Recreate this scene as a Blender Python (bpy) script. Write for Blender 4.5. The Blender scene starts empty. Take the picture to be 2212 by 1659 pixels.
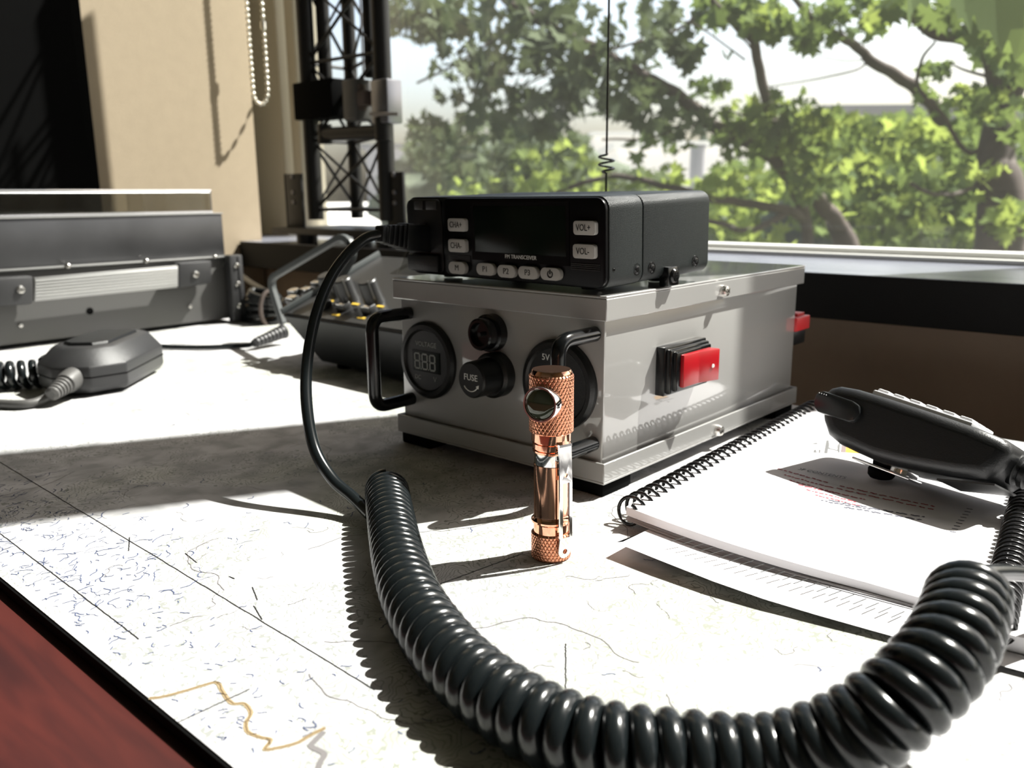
import bpy, bmesh, math, random
from math import sin, cos, pi, radians, sqrt, atan2
from mathutils import Vector, Matrix, noise
V = Vector
random.seed(7)
SC = bpy.context.scene
COL = SC.collection

# ------------------------------------------------------------------ camera
CAM = V((0.21003, -0.29514, 0.13372))
FPX = 1829.07
_y, _p, _r = 0.730864930, 0.219214973, -0.00789021729
FW = V((-sin(_y)*cos(_p), cos(_y)*cos(_p), -sin(_p)))
_rt = V((cos(_y), sin(_y), 0)); _up = _rt.cross(FW)
RT = _rt*cos(_r) + _up*sin(_r)
UP = -_rt*sin(_r) + _up*cos(_r)
cd = bpy.data.cameras.new('camera'); cam = bpy.data.objects.new('camera', cd); COL.objects.link(cam)
cd.sensor_width = 36; cd.sensor_fit = 'HORIZONTAL'; cd.lens = FPX/2212*36
cd.clip_start = 0.01; cd.clip_end = 400
cd.dof.use_dof = True; cd.dof.focus_distance = 0.32; cd.dof.aperture_fstop = 15.5
M = Matrix((RT, UP, -FW)).transposed().to_4x4(); M.translation = CAM
cam.matrix_world = M
SC.camera = cam
SC.view_settings.view_transform = 'Standard'; SC.view_settings.look = 'None'
SC.view_settings.gamma = 1; SC.view_settings.use_curve_mapping = False
SC.view_settings.exposure = 0.0

# ------------------------------------------------------------------ sky, sun
SAZ, SEL = radians(28), radians(52.5)
SUN = V((cos(SEL)*sin(SAZ), cos(SEL)*cos(SAZ), sin(SEL)))
w = bpy.data.worlds.new('world'); SC.world = w; w.use_nodes = True
nt = w.node_tree; bg = nt.nodes['Background']
sk = nt.nodes.new('ShaderNodeTexSky'); sk.sky_type = 'NISHITA'; sk.sun_disc = False
sk.sun_elevation = SEL; sk.sun_rotation = SAZ; sk.air_density = 1.0; sk.dust_density = 7.0; sk.ozone_density = 1.0
tcw = nt.nodes.new('ShaderNodeTexCoord'); sxw = nt.nodes.new('ShaderNodeSeparateXYZ'); nt.links.new(tcw.outputs['Generated'], sxw.inputs[0])
mrw = nt.nodes.new('ShaderNodeMapRange'); mrw.inputs[1].default_value = .16; mrw.inputs[2].default_value = .45; mrw.inputs[3].default_value = 1.9; mrw.inputs[4].default_value = .30
nt.links.new(sxw.outputs[2], mrw.inputs[0])          # bright hazy horizon, deeper sky higher up
scw = nt.nodes.new('ShaderNodeVectorMath'); scw.operation = 'SCALE'; nt.links.new(sk.outputs[0], scw.inputs[0]); nt.links.new(mrw.outputs[0], scw.inputs[3])
nt.links.new(scw.outputs[0], bg.inputs[0]); bg.inputs[1].default_value = 0.27
ld = bpy.data.lights.new('sun', 'SUN'); ld.energy = 15; ld.angle = radians(0.55); ld.color = (1, 0.97, 0.925)
lo = bpy.data.objects.new('sun', ld); COL.objects.link(lo)
lo.rotation_euler = SUN.to_track_quat('Z', 'Y').to_euler(); lo.location = (3, 6, 9)
# daylight portal over the window opening
pl = bpy.data.lights.new('window_portal', 'AREA'); pl.shape = 'RECTANGLE'; pl.size = 2.9; pl.size_y = 1.55
pl.cycles.is_portal = True
po = bpy.data.objects.new('window_portal', pl); COL.objects.link(po)
po.location = (0.64, 0.60, 0.86); po.rotation_euler = (radians(-90), 0, 0)

# ------------------------------------------------------------------ helpers
def ray(x, y): return FW + RT*((x-1106)/FPX) - UP*((y-829.5)/FPX)
def on(x, y, ax, v):
    d = ray(x, y); return CAM + d*((v-CAM[ax])/d[ax])
def pd(x, y, d): return CAM + ray(x, y)*d

def _nodes(name):
    m = bpy.data.materials.new(name); m.use_nodes = True
    return m, m.node_tree, m.node_tree.nodes['Principled BSDF']
def mat(name, c, rough=.5, metal=0, spec=.5, coat=0, crough=.05, bump=0, bscale=400, var=0, vscale=30, c2=None, stretch=None, rvar=0):
    m, t, b = _nodes(name)
    b.inputs['Base Color'].default_value = (*c, 1)
    b.inputs['Roughness'].default_value = rough; b.inputs['Metallic'].default_value = metal
    b.inputs['Specular IOR Level'].default_value = spec
    b.inputs['Coat Weight'].default_value = coat; b.inputs['Coat IOR'].default_value = 1.5 if coat < 1 else 1.85; b.inputs['Coat Roughness'].default_value = crough
    tc = t.nodes.new('ShaderNodeTexCoord'); src = tc.outputs['Object']
    if stretch:
        mp = t.nodes.new('ShaderNodeMapping'); mp.inputs['Scale'].default_value = stretch
        t.links.new(src, mp.inputs[0]); src = mp.outputs[0]
    if bump:
        n = t.nodes.new('ShaderNodeTexNoise'); n.inputs['Scale'].default_value = bscale; n.inputs['Detail'].default_value = 3
        t.links.new(src, n.inputs['Vector'])
        bp = t.nodes.new('ShaderNodeBump'); bp.inputs['Strength'].default_value = bump; bp.inputs['Distance'].default_value = .001
        t.links.new(n.outputs[0], bp.inputs['Height']); t.links.new(bp.outputs[0], b.inputs['Normal'])
    if var or c2:
        n = t.nodes.new('ShaderNodeTexNoise'); n.inputs['Scale'].default_value = vscale; n.inputs['Detail'].default_value = 5
        t.links.new(src, n.inputs['Vector'])
        r = t.nodes.new('ShaderNodeValToRGB'); r.color_ramp.elements[0].position = .3; r.color_ramp.elements[1].position = .7
        a = c2 if c2 else tuple(k*(1-var) for k in c)
        r.color_ramp.elements[0].color = (*a, 1); r.color_ramp.elements[1].color = (*c, 1)
        t.links.new(n.outputs[0], r.inputs[0]); t.links.new(r.outputs[0], b.inputs['Base Color'])
        if rvar:
            mr = t.nodes.new('ShaderNodeMapRange'); mr.inputs[3].default_value = rough-rvar; mr.inputs[4].default_value = rough+rvar
            t.links.new(n.outputs[0], mr.inputs[0]); t.links.new(mr.outputs[0], b.inputs['Roughness'])
    return m

ROOTM = {}
class MB:
    """mesh builder: shapes collected into one mesh object"""
    def __init__(s): s.bm = bmesh.new()
    def verts(s, pts): return [s.bm.verts.new(p) for p in pts]
    def box(s, a, b, M=None, bev=0, seg=2):
        a = V(a); b = V(b); n = bmesh.new()
        bmesh.ops.create_cube(n, size=1)
        for v in n.verts: v.co = V([a[i]+(b[i]-a[i])*(v.co[i]+.5) for i in range(3)])
        if bev: bmesh.ops.bevel(n, geom=n.edges[:]+n.verts[:], offset=bev, segments=seg, profile=.5, affect='EDGES', clamp_overlap=True)
        if M: n.transform(M)
        s.merge(n); return s
    def merge(s, n):
        me = bpy.data.meshes.new('t'); n.to_mesh(me); n.free(); s.bm.from_mesh(me); bpy.data.meshes.remove(me)
    def prism(s, pts, d, bev=0, seg=2):
        n = bmesh.new(); d = V(d)
        a = [n.verts.new(p) for p in pts]; b = [n.verts.new(V(p)+d) for p in pts]
        n.faces.new(a); n.faces.new(b[::-1]); k = len(pts)
        for i in range(k): n.faces.new((a[i], b[i], b[(i+1) % k], a[(i+1) % k]))
        bmesh.ops.recalc_face_normals(n, faces=n.faces[:])
        if bev: bmesh.ops.bevel(n, geom=n.edges[:], offset=bev, segments=seg, profile=.5, affect='EDGES', clamp_overlap=True)
        s.merge(n); return s
    def plate(s, outline, holes, d):
        """flat outline with real holes, thickened by vector d"""
        n = bmesh.new(); es = []
        for lp in [outline]+holes:
            vs = [n.verts.new(p) for p in lp]
            for i in range(len(vs)): es.append(n.edges.new((vs[i], vs[(i+1) % len(vs)])))
        r = bmesh.ops.triangle_fill(n, edges=es, use_beauty=True)
        f = [g for g in r['geom'] if isinstance(g, bmesh.types.BMFace)]
        e = bmesh.ops.extrude_face_region(n, geom=f)
        vs = [g for g in e['geom'] if isinstance(g, bmesh.types.BMVert)]
        bmesh.ops.translate(n, verts=vs, vec=V(d)); n.faces.ensure_lookup_table()
        bmesh.ops.recalc_face_normals(n, faces=n.faces[:])
        s.merge(n); return s
    def lathe(s, prof, o=(0, 0, 0), ax=(0, 0, 1), n=32, fn=None):
        """prof: (radius, height) list turned about axis ax through o"""
        ax = V(ax).normalized(); o = V(o)
        u = ax.orthogonal().normalized(); v = ax.cross(u); rings = []
        for r, h in prof:
            if r <= 1e-7: rings.append([s.bm.verts.new(o+ax*h)]); continue
            L = []
            for i in range(n):
                a = 2*pi*i/n; rr = r if fn is None else fn(r, a, h)
                L.append(s.bm.verts.new(o+ax*h+(u*cos(a)+v*sin(a))*rr))
            rings.append(L)
        for A, B in zip(rings, rings[1:]):
            if len(A) == 1 and len(B) == 1: continue
            for i in range(n):
                j = (i+1) % n
                if len(A) == 1: s.bm.faces.new((A[0], B[i], B[j]))
                elif len(B) == 1: s.bm.faces.new((A[i], A[j], B[0]))
                else: s.bm.faces.new((A[i], A[j], B[j], B[i]))
        for R, fl in ((rings[0], True), (rings[-1], False)):
            if len(R) > 1: s.bm.faces.new(R[::-1] if fl else R)
        return s
    def cyl(s, a, b, r, n=20, r2=None):
        a = V(a); b = V(b); L = (b-a).length
        return s.lathe([(r, 0), (r if r2 is None else r2, L)], a, b-a, n)
    def tube(s, pts, r, n=12, cap=True):
        pts = [V(p) for p in pts]; k = len(pts)
        rr = r if callable(r) else (lambda t: r)
        T = [(pts[min(i+1, k-1)]-pts[max(i-1, 0)]).normalized() for i in range(k)]
        u = T[0].orthogonal().normalized(); R = []
        for i in range(k):
            u = (u-T[i]*u.dot(T[i])).normalized(); v = T[i].cross(u); q = rr(i/(k-1))
            R.append([s.bm.verts.new(pts[i]+(u*cos(2*pi*j/n)+v*sin(2*pi*j/n))*q) for j in range(n)])
        for A, B in zip(R, R[1:]):
            for j in range(n):
                s.bm.faces.new((A[j], A[(j+1) % n], B[(j+1) % n], B[j]))
        if cap: s.bm.faces.new(R[0][::-1]); s.bm.faces.new(R[-1])
        return s
    def sphere(s, c, r, sub=2, sc=(1, 1, 1)):
        n = bmesh.new(); bmesh.ops.create_icosphere(n, subdivisions=sub, radius=r)
        for v in n.verts: v.co = V(c)+V([v.co[i]*sc[i] for i in range(3)])
        s.merge(n); return s
    def ribbon(s, pts, w, up=V((0, 0, 1))):
        pts = [V(p) for p in pts]; k = len(pts); L = []
        for i in range(k):
            t = (pts[min(i+1, k-1)]-pts[max(i-1, 0)]).normalized(); n = t.cross(up)*(w/2)
            L.append((s.bm.verts.new(pts[i]+n), s.bm.verts.new(pts[i]-n)))
        for a, b in zip(L, L[1:]): s.bm.faces.new((a[0], b[0], b[1], a[1]))
        return s
    def text(s, txt, size, o, right, up, depth=.0001, align='CENTER', xs=1.0):
        c = bpy.data.curves.new('t', 'FONT'); c.body = txt; c.size = 1; c.extrude = 0
        c.align_x = align; c.align_y = 'CENTER'; c.resolution_u = 3
        ob = bpy.data.objects.new('t', c); COL.objects.link(ob)
        dg = bpy.context.evaluated_depsgraph_get(); dg.update()
        me = bpy.data.meshes.new_from_object(ob.evaluated_get(dg))
        n = bmesh.new(); n.from_mesh(me); bpy.data.objects.remove(ob); bpy.data.curves.remove(c); bpy.data.meshes.remove(me)
        right = V(right).normalized(); up = V(up).normalized(); nn = right.cross(up); o = V(o)
        if depth:
            e = bmesh.ops.extrude_face_region(n, geom=n.faces[:])
            for g in e['geom']:
                if isinstance(g, bmesh.types.BMVert): g.co.z = 1
        for v in n.verts:
            z = v.co.z
            v.co = o+right*(v.co.x*size*xs)+up*(v.co.y*size)+nn*(depth*z)
        bmesh.ops.recalc_face_normals(n, faces=n.faces[:])
        s.merge(n); return s

def build(name, mb, m, parent=None, smooth=35, world=True, bevel=0, seg=2):
    bm = mb.bm
    if parent is not None and world:
        bm.transform(ROOTM[parent.name].inverted())
    me = bpy.data.meshes.new(name); bm.to_mesh(me); bm.free()
    if smooth:
        for p in me.polygons: p.use_smooth = True
        me.set_sharp_from_angle(angle=radians(smooth))
    me.materials.append(m)
    o = bpy.data.objects.new(name, me); COL.objects.link(o)
    if bevel:
        b = o.modifiers.new('bevel', 'BEVEL'); b.width = bevel; b.segments = seg; b.limit_method = 'ANGLE'; b.angle_limit = radians(40)
    if parent is not None:
        o.parent = parent; ROOTM[o.name] = ROOTM[parent.name]
    return o
def thing(name, label, cat, loc=(0, 0, 0), group=None, M=None):
    o = bpy.data.objects.new(name, None); COL.objects.link(o); o.empty_display_size = .01
    MM = M if M is not None else Matrix.Translation(loc)
    o.matrix_world = MM; ROOTM[o.name] = MM.copy()
    o['label'] = label; o['category'] = cat
    if group: o['group'] = group
    return o
def tag(o, label, cat, group=None):
    o['label'] = label; o['category'] = cat
    if group: o['group'] = group
    return o
def struct(name, mb, m, **k):
    o = build(name, mb, m, **k); o['kind'] = 'structure'; return o
def catmull(P, n=12):
    P = [V(p) for p in P]; Q = [P[0]*2-P[1]]+P+[P[-1]*2-P[-2]]; out = []
    for i in range(1, len(Q)-2):
        a, b, c, d = Q[i-1:i+3]
        for k in range(n):
            t = k/n
            out.append(.5*((2*b)+(c-a)*t+(2*a-5*b+4*c-d)*t*t+(3*b-a-3*c+d)*t**3))
    out.append(P[-1]); return out
def resample(P, step):
    out = [P[0]]; acc = 0
    for a, b in zip(P, P[1:]):
        L = (b-a).length
        if L < 1e-9: continue
        d = step-acc
        while d <= L: out.append(a+(b-a)*(d/L)); d += step
        acc = (acc+L) % step
    return out
def coil(path, R, pitch, turn=22, phase=0, start=None, rfun=None):
    """helix of radius R about a path; pitch may be a function of 0..1"""
    P = resample(catmull(path, 24), .0004); k = len(P)
    T = [(P[min(i+3, k-1)]-P[max(i-3, 0)]).normalized() for i in range(k)]
    u = T[0].orthogonal().normalized() if start is None else V(start)
    U = []
    for i in range(k):
        u = (u-T[i]*u.dot(T[i])).normalized(); U.append(u.copy())
    out = []; a = phase; i = 0.0
    while i < k-1:
        j = int(i); f = i/(k-1); t = i-j
        p = P[j].lerp(P[min(j+1, k-1)], t); uu = U[j]; v = T[j].cross(uu)
        rr = R*(rfun(f) if rfun else 1)
        out.append(p+(uu*cos(a)+v*sin(a))*rr)
        a += 2*pi/turn; i += (pitch(f) if callable(pitch) else pitch)/turn/.0004
    return out
def arcpts(c, r, a0, a1, n, u, v): return [V(c)+(V(u)*cos(a0+(a1-a0)*i/n)+V(v)*sin(a0+(a1-a0)*i/n))*r for i in range(n+1)]
def filleted(P, r, n=6):
    """polyline with rounded corners"""
    P = [V(p) for p in P]; out = [P[0]]
    for a, b, c in zip(P, P[1:], P[2:]):
        d1 = (a-b).normalized(); d2 = (c-b).normalized(); p = b+d1*r; q = b+d2*r
        for i in range(n+1):
            t = i/n; out.append(p*(1-t)**2+b*2*t*(1-t)+q*t*t)
    out.append(P[-1]); return out
def screw_head(mb, c, ax, r=.0022, h=.0012):
    mb.lathe([(r, 0), (r, h*.4), (r*.8, h*.85), (r*.3, h), (0, h*.9)], c, ax, 16)
    a = V(ax).normalized(); u = a.orthogonal().normalized(); v = a.cross(u)
    for d, e in ((u, v), (v, u)):
        Mx = Matrix((d, e, a)).transposed().to_4x4(); Mx.translation = V(c)+a*h
        mb.box((-r*.55, -r*.12, -.0004), (r*.55, r*.12, .00012), Mx)

# ------------------------------------------------------------------ materials
M_ = {}
M_['black'] = mat('black_plastic', (.006, .0065, .007), .38, spec=.45, bump=.12, bscale=1500)
M_['gloss'] = mat('black_gloss', (.004, .0045, .005), .16, spec=.5)
M_['rubber'] = mat('black_rubber', (.011, .012, .0125), .27, spec=.55, bump=.03, bscale=900)
M_['cord'] = mat('cord_jacket', (.008, .0105, .0115), .21, spec=.5)
M_['matte'] = mat('matt_black', (.003, .003, .003), .8, spec=.04)
M_['radio'] = mat('textured_black_metal', (.006, .0095, .0095), .40, spec=.38, bump=.35, bscale=3200)
M_['darkscrew'] = mat('black_screw', (.02, .02, .02), .18, metal=.6)
M_['grey'] = mat('grey_enamel', (.34, .335, .325), .3, spec=.5, coat=1, crough=.04, bump=.04, bscale=2500)
M_['screw'] = mat('screw_steel', (.7, .68, .64), .25, metal=1)
M_['copper'] = mat('polished_copper', (.95, .50, .33), .07, metal=1)
M_['knurl'] = mat('knurled_copper', (.80, .36, .22), .22, metal=1)
M_['steel'] = mat('polished_steel', (.80, .79, .78), .09, metal=1)
M_['key'] = mat('grey_rubber_key', (.43, .415, .39), .5, spec=.3)
M_['ink'] = mat('black_ink', (.01, .01, .01), .6)
M_['white'] = mat('white_print', (.75, .75, .72), .5)
M_['dimprint'] = mat('grey_print', (.34, .35, .33), .6)
M_['lcd'] = mat('dark_display', (.004, .007, .0045), .2, spec=.12)
M_['panelgloss'] = mat('front_panel_gloss', (.003, .003, .0035), .3, spec=.15)
M_['red'] = mat('red_plastic', (.36, .005, .010), .25, spec=.5)
M_['redd'] = mat('red_connector', (.6, .03, .035), .4)
M_['wall'] = mat('beige_wall_vinyl', (.47, .385, .275), .75, spec=.2, bump=.3, bscale=500, var=.05, vscale=60)
M_['taupe'] = mat('taupe_wall', (.33, .30, .235), .7, spec=.2, bump=.3, bscale=500)
M_['lowwall'] = mat('brown_wall', (.52, .41, .31), .8, spec=.1, bump=.2, bscale=300, var=.15, vscale=14)
M_['frame'] = mat('window_frame_paint', (.72, .72, .69), .4)
M_['darkframe'] = mat('bronze_window_seal', (.05, .045, .035), .4)
M_['ledge'] = mat('ledge_black_laminate', (.004, .0042, .0045), .6, spec=.3)
M_['ledgetop'] = mat('ledge_sky_reflection', (.20, .21, .25), .25, spec=.6)  # blue-grey stands for sky reflected in the black top
M_['ceiling'] = mat('ceiling_paint', (.32, .31, .29), .9)
M_['floor'] = mat('carpet', (.12, .11, .10), .95, bump=.5, bscale=800, var=.3, vscale=200)
M_['mat'] = mat('desk_mat_rubber', (.002, .002, .002), .8, spec=.1)
M_['paper'] = mat('paper', (.74, .73, .75), .75, spec=.15)
M_['paperedge'] = mat('paper_edges', (.72, .60, .60), .8, spec=.1, var=.25, vscale=900, stretch=(.02, .02, 6))
M_['redink'] = mat('red_ink', (.35, .06, .08), .8)
M_['greyink'] = mat('grey_ink', (.10, .10, .13), .8)
M_['orange'] = mat('orange_print', (.85, .42, .03), .6)
M_['tape'] = mat('brushed_alloy', (.42, .42, .41), .42, metal=.9, bump=.1, bscale=500)
M_['slab'] = mat('dull_grey_steel', (.10, .10, .105), .35, metal=.6, spec=.5, c2=(.05, .05, .052), vscale=9, rvar=.08)
M_['amp'] = mat('charcoal_metal', (.085, .083, .08), .5, metal=.1, bump=.1, bscale=900)
M_['mic'] = mat('mic_grey_plastic', (.03, .03, .031), .4, bump=.25, bscale=1800)
M_['tower'] = mat('tower_black_steel', (.010, .0095, .009), .45, metal=.2)
M_['galv'] = mat('galvanised', (.28, .28, .30), .35, metal=.9)
M_['bead'] = mat('bead_steel', (.85, .82, .74), .2, metal=1)
M_['yellow'] = mat('yellow_print', (.75, .5, .06), .6)
M_['greyknob'] = mat('knob_grey', (.028, .028, .028), .4)
M_['chrome'] = mat('pale_key_plastic', (.7, .7, .7), .25)
M_['bar'] = mat('grey_bar', (.065, .072, .072), .5)
M_['keypad'] = mat('white_keypad_rubber', (.8, .8, .82), .5)
M_['ring'] = mat('black_spiral_plastic', (.004, .004, .0045), .22, spec=.6)

def wood_mat():
    m, t, b = _nodes('mahogany')
    tc = t.nodes.new('ShaderNodeTexCoord'); mp = t.nodes.new('ShaderNodeMapping')
    mp.inputs['Scale'].default_value = (3.2, 26, 20); mp.inputs['Rotation'].default_value = (0, 0, radians(9))
    t.links.new(tc.outputs['Object'], mp.inputs[0])
    n = t.nodes.new('ShaderNodeTexNoise'); n.inputs['Scale'].default_value = 4.5; n.inputs['Detail'].default_value = 8; n.inputs['Distortion'].default_value = .6
    t.links.new(mp.outputs[0], n.inputs['Vector'])
    r = t.nodes.new('ShaderNodeValToRGB'); e = r.color_ramp.elements
    e[0].position = .33; e[0].color = (.032, .009, .009, 1); e[1].position = .68; e[1].color = (.066, .0145, .012, 1)
    t.links.new(n.outputs[0], r.inputs[0]); t.links.new(r.outputs[0], b.inputs['Base Color'])
    b.inputs['Roughness'].default_value = .45; b.inputs['Specular IOR Level'].default_value = .35
    return m
M_['wood'] = wood_mat()

def map_mat():
    m, t, b = _nodes('printed_map_paper')
    tc = t.nodes.new('ShaderNodeTexCoord'); L = t.links
    def noise_(s, d, dist=0):
        n = t.nodes.new('ShaderNodeTexNoise'); n.inputs['Scale'].default_value = s; n.inputs['Detail'].default_value = d; n.inputs['Distortion'].default_value = dist
        L.new(tc.outputs['Object'], n.inputs['Vector']); return n
    a = noise_(55, 8, .4)
    r = t.nodes.new('ShaderNodeValToRGB'); e = r.color_ramp.elements
    e[0].position = .36; e[0].color = (.36, .36, .365, 1); e[1].position = .60; e[1].color = (.57, .565, .575, 1)
    L.new(a.outputs[0], r.inputs[0])
    # fine contour lines: bands of a noise field
    c = noise_(30, 4, 0)
    mu = t.nodes.new('ShaderNodeMath'); mu.operation = 'MULTIPLY'; mu.inputs[1].default_value = 34; L.new(c.outputs[0], mu.inputs[0])
    fr = t.nodes.new('ShaderNodeMath'); fr.operation = 'FRACT'; L.new(mu.outputs[0], fr.inputs[0])
    lt = t.nodes.new('ShaderNodeMath'); lt.operation = 'LESS_THAN'; lt.inputs[1].default_value = .2; L.new(fr.outputs[0], lt.inputs[0])
    ms = noise_(14, 2); gt = t.nodes.new('ShaderNodeMath'); gt.operation = 'GREATER_THAN'; gt.inputs[1].default_value = .47; L.new(ms.outputs[0], gt.inputs[0])
    an = t.nodes.new('ShaderNodeMath'); an.operation = 'MULTIPLY'; L.new(lt.outputs[0], an.inputs[0]); L.new(gt.outputs[0], an.inputs[1])
    mx = t.nodes.new('ShaderNodeMixRGB'); mx.inputs[2].default_value = (.27, .28, .265, 1)
    L.new(an.outputs[0], mx.inputs[0]); L.new(r.outputs[0], mx.inputs[1])
    # pale green woodland tint
    g = noise_(7, 3); gr = t.nodes.new('ShaderNodeValToRGB'); gr.color_ramp.elements[0].position = .52; gr.color_ramp.elements[1].position = .6
    L.new(g.outputs[0], gr.inputs[0])
    m2 = t.nodes.new('ShaderNodeMixRGB'); m2.blend_type = 'MULTIPLY'; m2.inputs[2].default_value = (.97, .985, .90, 1)
    L.new(gr.outputs[0], m2.inputs[0]); L.new(mx.outputs[0], m2.inputs[1]); L.new(m2.outputs[0], b.inputs['Base Color'])
    b.inputs['Roughness'].default_value = .6; b.inputs['Specular IOR Level'].default_value = .3
    return m
M_['map'] = map_mat()

def glass_mat(name, tint, refl=1.0):
    m = bpy.data.materials.new(name); m.use_nodes = True; t = m.node_tree; t.nodes.clear(); L = t.links
    o = t.nodes.new('ShaderNodeOutputMaterial'); mix = t.nodes.new('ShaderNodeMixShader')
    tr = t.nodes.new('ShaderNodeBsdfTransparent'); tr.inputs[0].default_value = (*tint, 1)
    gl = t.nodes.new('ShaderNodeBsdfGlossy'); gl.inputs['Roughness'].default_value = .01
    fr = t.nodes.new('ShaderNodeFresnel'); fr.inputs[0].default_value = 1.45
    mu = t.nodes.new('ShaderNodeMath'); mu.operation = 'MULTIPLY'; mu.inputs[1].default_value = refl
    ge = t.nodes.new('ShaderNodeNewGeometry'); mr = t.nodes.new('ShaderNodeMapRange')
    mr.inputs[3].default_value = 1.45; mr.inputs[4].default_value = 1/1.45
    L.new(ge.outputs['Backfacing'], mr.inputs[0]); L.new(mr.outputs[0], fr.inputs[0])
    L.new(fr.outputs[0], mu.inputs[0]); L.new(mu.outputs[0], mix.inputs[0]); L.new(tr.outputs[0], mix.inputs[1]); L.new(gl.outputs[0], mix.inputs[2])
    L.new(mix.outputs[0], o.inputs[0]); return m
M_['glass'] = glass_mat('window_glass', (.96, .97, .96))
def dusty(m, k):
    t = m.node_tree; L = t.links; o = [n for n in t.nodes if n.type == 'OUTPUT_MATERIAL'][0]; src = o.inputs[0].links[0].from_socket
    d = t.nodes.new('ShaderNodeBsdfTranslucent'); d.inputs[0].default_value = (.9, .9, .85, 1); mx = t.nodes.new('ShaderNodeMixShader'); mx.inputs[0].default_value = k
    L.new(src, mx.inputs[1]); L.new(d.outputs[0], mx.inputs[2]); L.new(mx.outputs[0], o.inputs[0])
dusty(M_['glass'], .010)
M_['acrylic'] = glass_mat('clear_acrylic', (.80, .80, .78), 1.6)

def leaf_mat(name, c, tr, k=.5):
    m = bpy.data.materials.new(name); m.use_nodes = True; t = m.node_tree; t.nodes.clear(); L = t.links
    o = t.nodes.new('ShaderNodeOutputMaterial'); mix = t.nodes.new('ShaderNodeMixShader'); mix.inputs[0].default_value = k
    d = t.nodes.new('ShaderNodeBsdfDiffuse'); s = t.nodes.new('ShaderNodeBsdfTranslucent')
    g = t.nodes.new('ShaderNodeTexCoord'); n = t.nodes.new('ShaderNodeTexNoise'); n.inputs['Scale'].default_value = 2.5
    L.new(g.outputs['Object'], n.inputs['Vector'])
    for node, col in ((d, c), (s, tr)):
        mx = t.nodes.new('ShaderNodeMixRGB'); mx.inputs[1].default_value = (*[q*.6 for q in col], 1); mx.inputs[2].default_value = (*[min(1, q*1.4) for q in col], 1)
        L.new(n.outputs[0], mx.inputs[0]); L.new(mx.outputs[0], node.inputs[0])
    L.new(d.outputs[0], mix.inputs[1]); L.new(s.outputs[0], mix.inputs[2]); L.new(mix.outputs[0], o.inputs[0]); return m
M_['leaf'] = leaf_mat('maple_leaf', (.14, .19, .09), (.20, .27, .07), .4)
M_['leafy'] = leaf_mat('sun_toned_leaf', (.20, .26, .10), (.36, .44, .10), .5)  # sunlight on the leaves put into a lighter, yellower colour
M_['leafd'] = leaf_mat('shade_toned_leaf', (.15, .18, .115), (.11, .14, .06), .3)  # shade and haze on the leaves put into a duller colour
M_['bark'] = mat('bark', (.125, .095, .082), .9, bump=.6, bscale=30, var=.5, vscale=6)
M_['grass'] = mat('grass', (.10, .14, .05), .95, var=.4, vscale=1)
M_['render'] = mat('white_building_render', (.75, .73, .70), .9)
M_['roof'] = mat('grey_roof', (.20, .20, .21), .8)
M_['pole'] = mat('grey_pole', (.28, .28, .30), .6)
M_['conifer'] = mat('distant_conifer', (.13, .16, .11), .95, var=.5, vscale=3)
# ------------------------------------------------------------------ the room
XL, XR, YB, ZF, ZC = -.90, 2.30, -2.4, -.74, 1.95
YG = .545                         # glass plane
LZ0, LZ1, LY = .0372, .0728, .36  # window ledge: underside, top, front
struct('floor', MB().box((XL-.1, YB-.1, ZF-.1), (XR+.1, 1.0, ZF)), M_['floor'])
struct('ceiling', MB().box((XL-.1, YB-.1, ZC), (XR+.1, .75, ZC+.1)), M_['ceiling'])
struct('wall_left', MB().box((XL-.06, YB, ZF), (XL, .397, ZC)), M_['wall'])
struct('wall_right', MB().box((XR, YB, ZF), (XR+.1, .7, ZC)), M_['wall'])
struct('wall_rear', MB().box((XL-.1, YB-.1, ZF), (XR+.1, YB, ZC)), M_['ceiling'])
# column beside the window
struct('trim_3', MB().box((-1.3, .500, LZ1), (on(617, 400, 1, .5).x, .56, ZC), bev=.002).box((-1.6, .30, ZF), (XL-.06, .34, ZC)).box((-1.6, .34, ZF), (-1.3, .60, ZC)).box((-1.6, .60, ZF), (-1.3, .62, ZC)), M_['taupe'])
b = MB().box((-.899, .40, ZF), (XR, .62, LZ0-.0005))
b.box((-1.3, .40, ZF), (-.899, .62, LZ0-.0005))
struct('wall_back', b, M_['lowwall'])
struct('wall_back', MB().box((-1.3, .50, 1.62), (XR, .62, ZC)), M_['wall'])
# black ledge, the sky reflected in its top put into a blue-grey colour
ld_ = struct('trim_1', MB().box((XL+.001, LY, LZ0), (XR-.001, .3965, LZ1-.0006)).box((-1.3, .3975, LZ0), (XR-.001, .62, LZ1-.0006)), M_['ledge'], bevel=.0008)
struct('trim_2', MB().box((XL+.002, LY+.0006, LZ1-.0006), (XR-.002, .3965, LZ1)).box((-1.299, .3975, LZ1-.0006), (XR-.002, .60, LZ1)), M_['ledgetop'])
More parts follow.
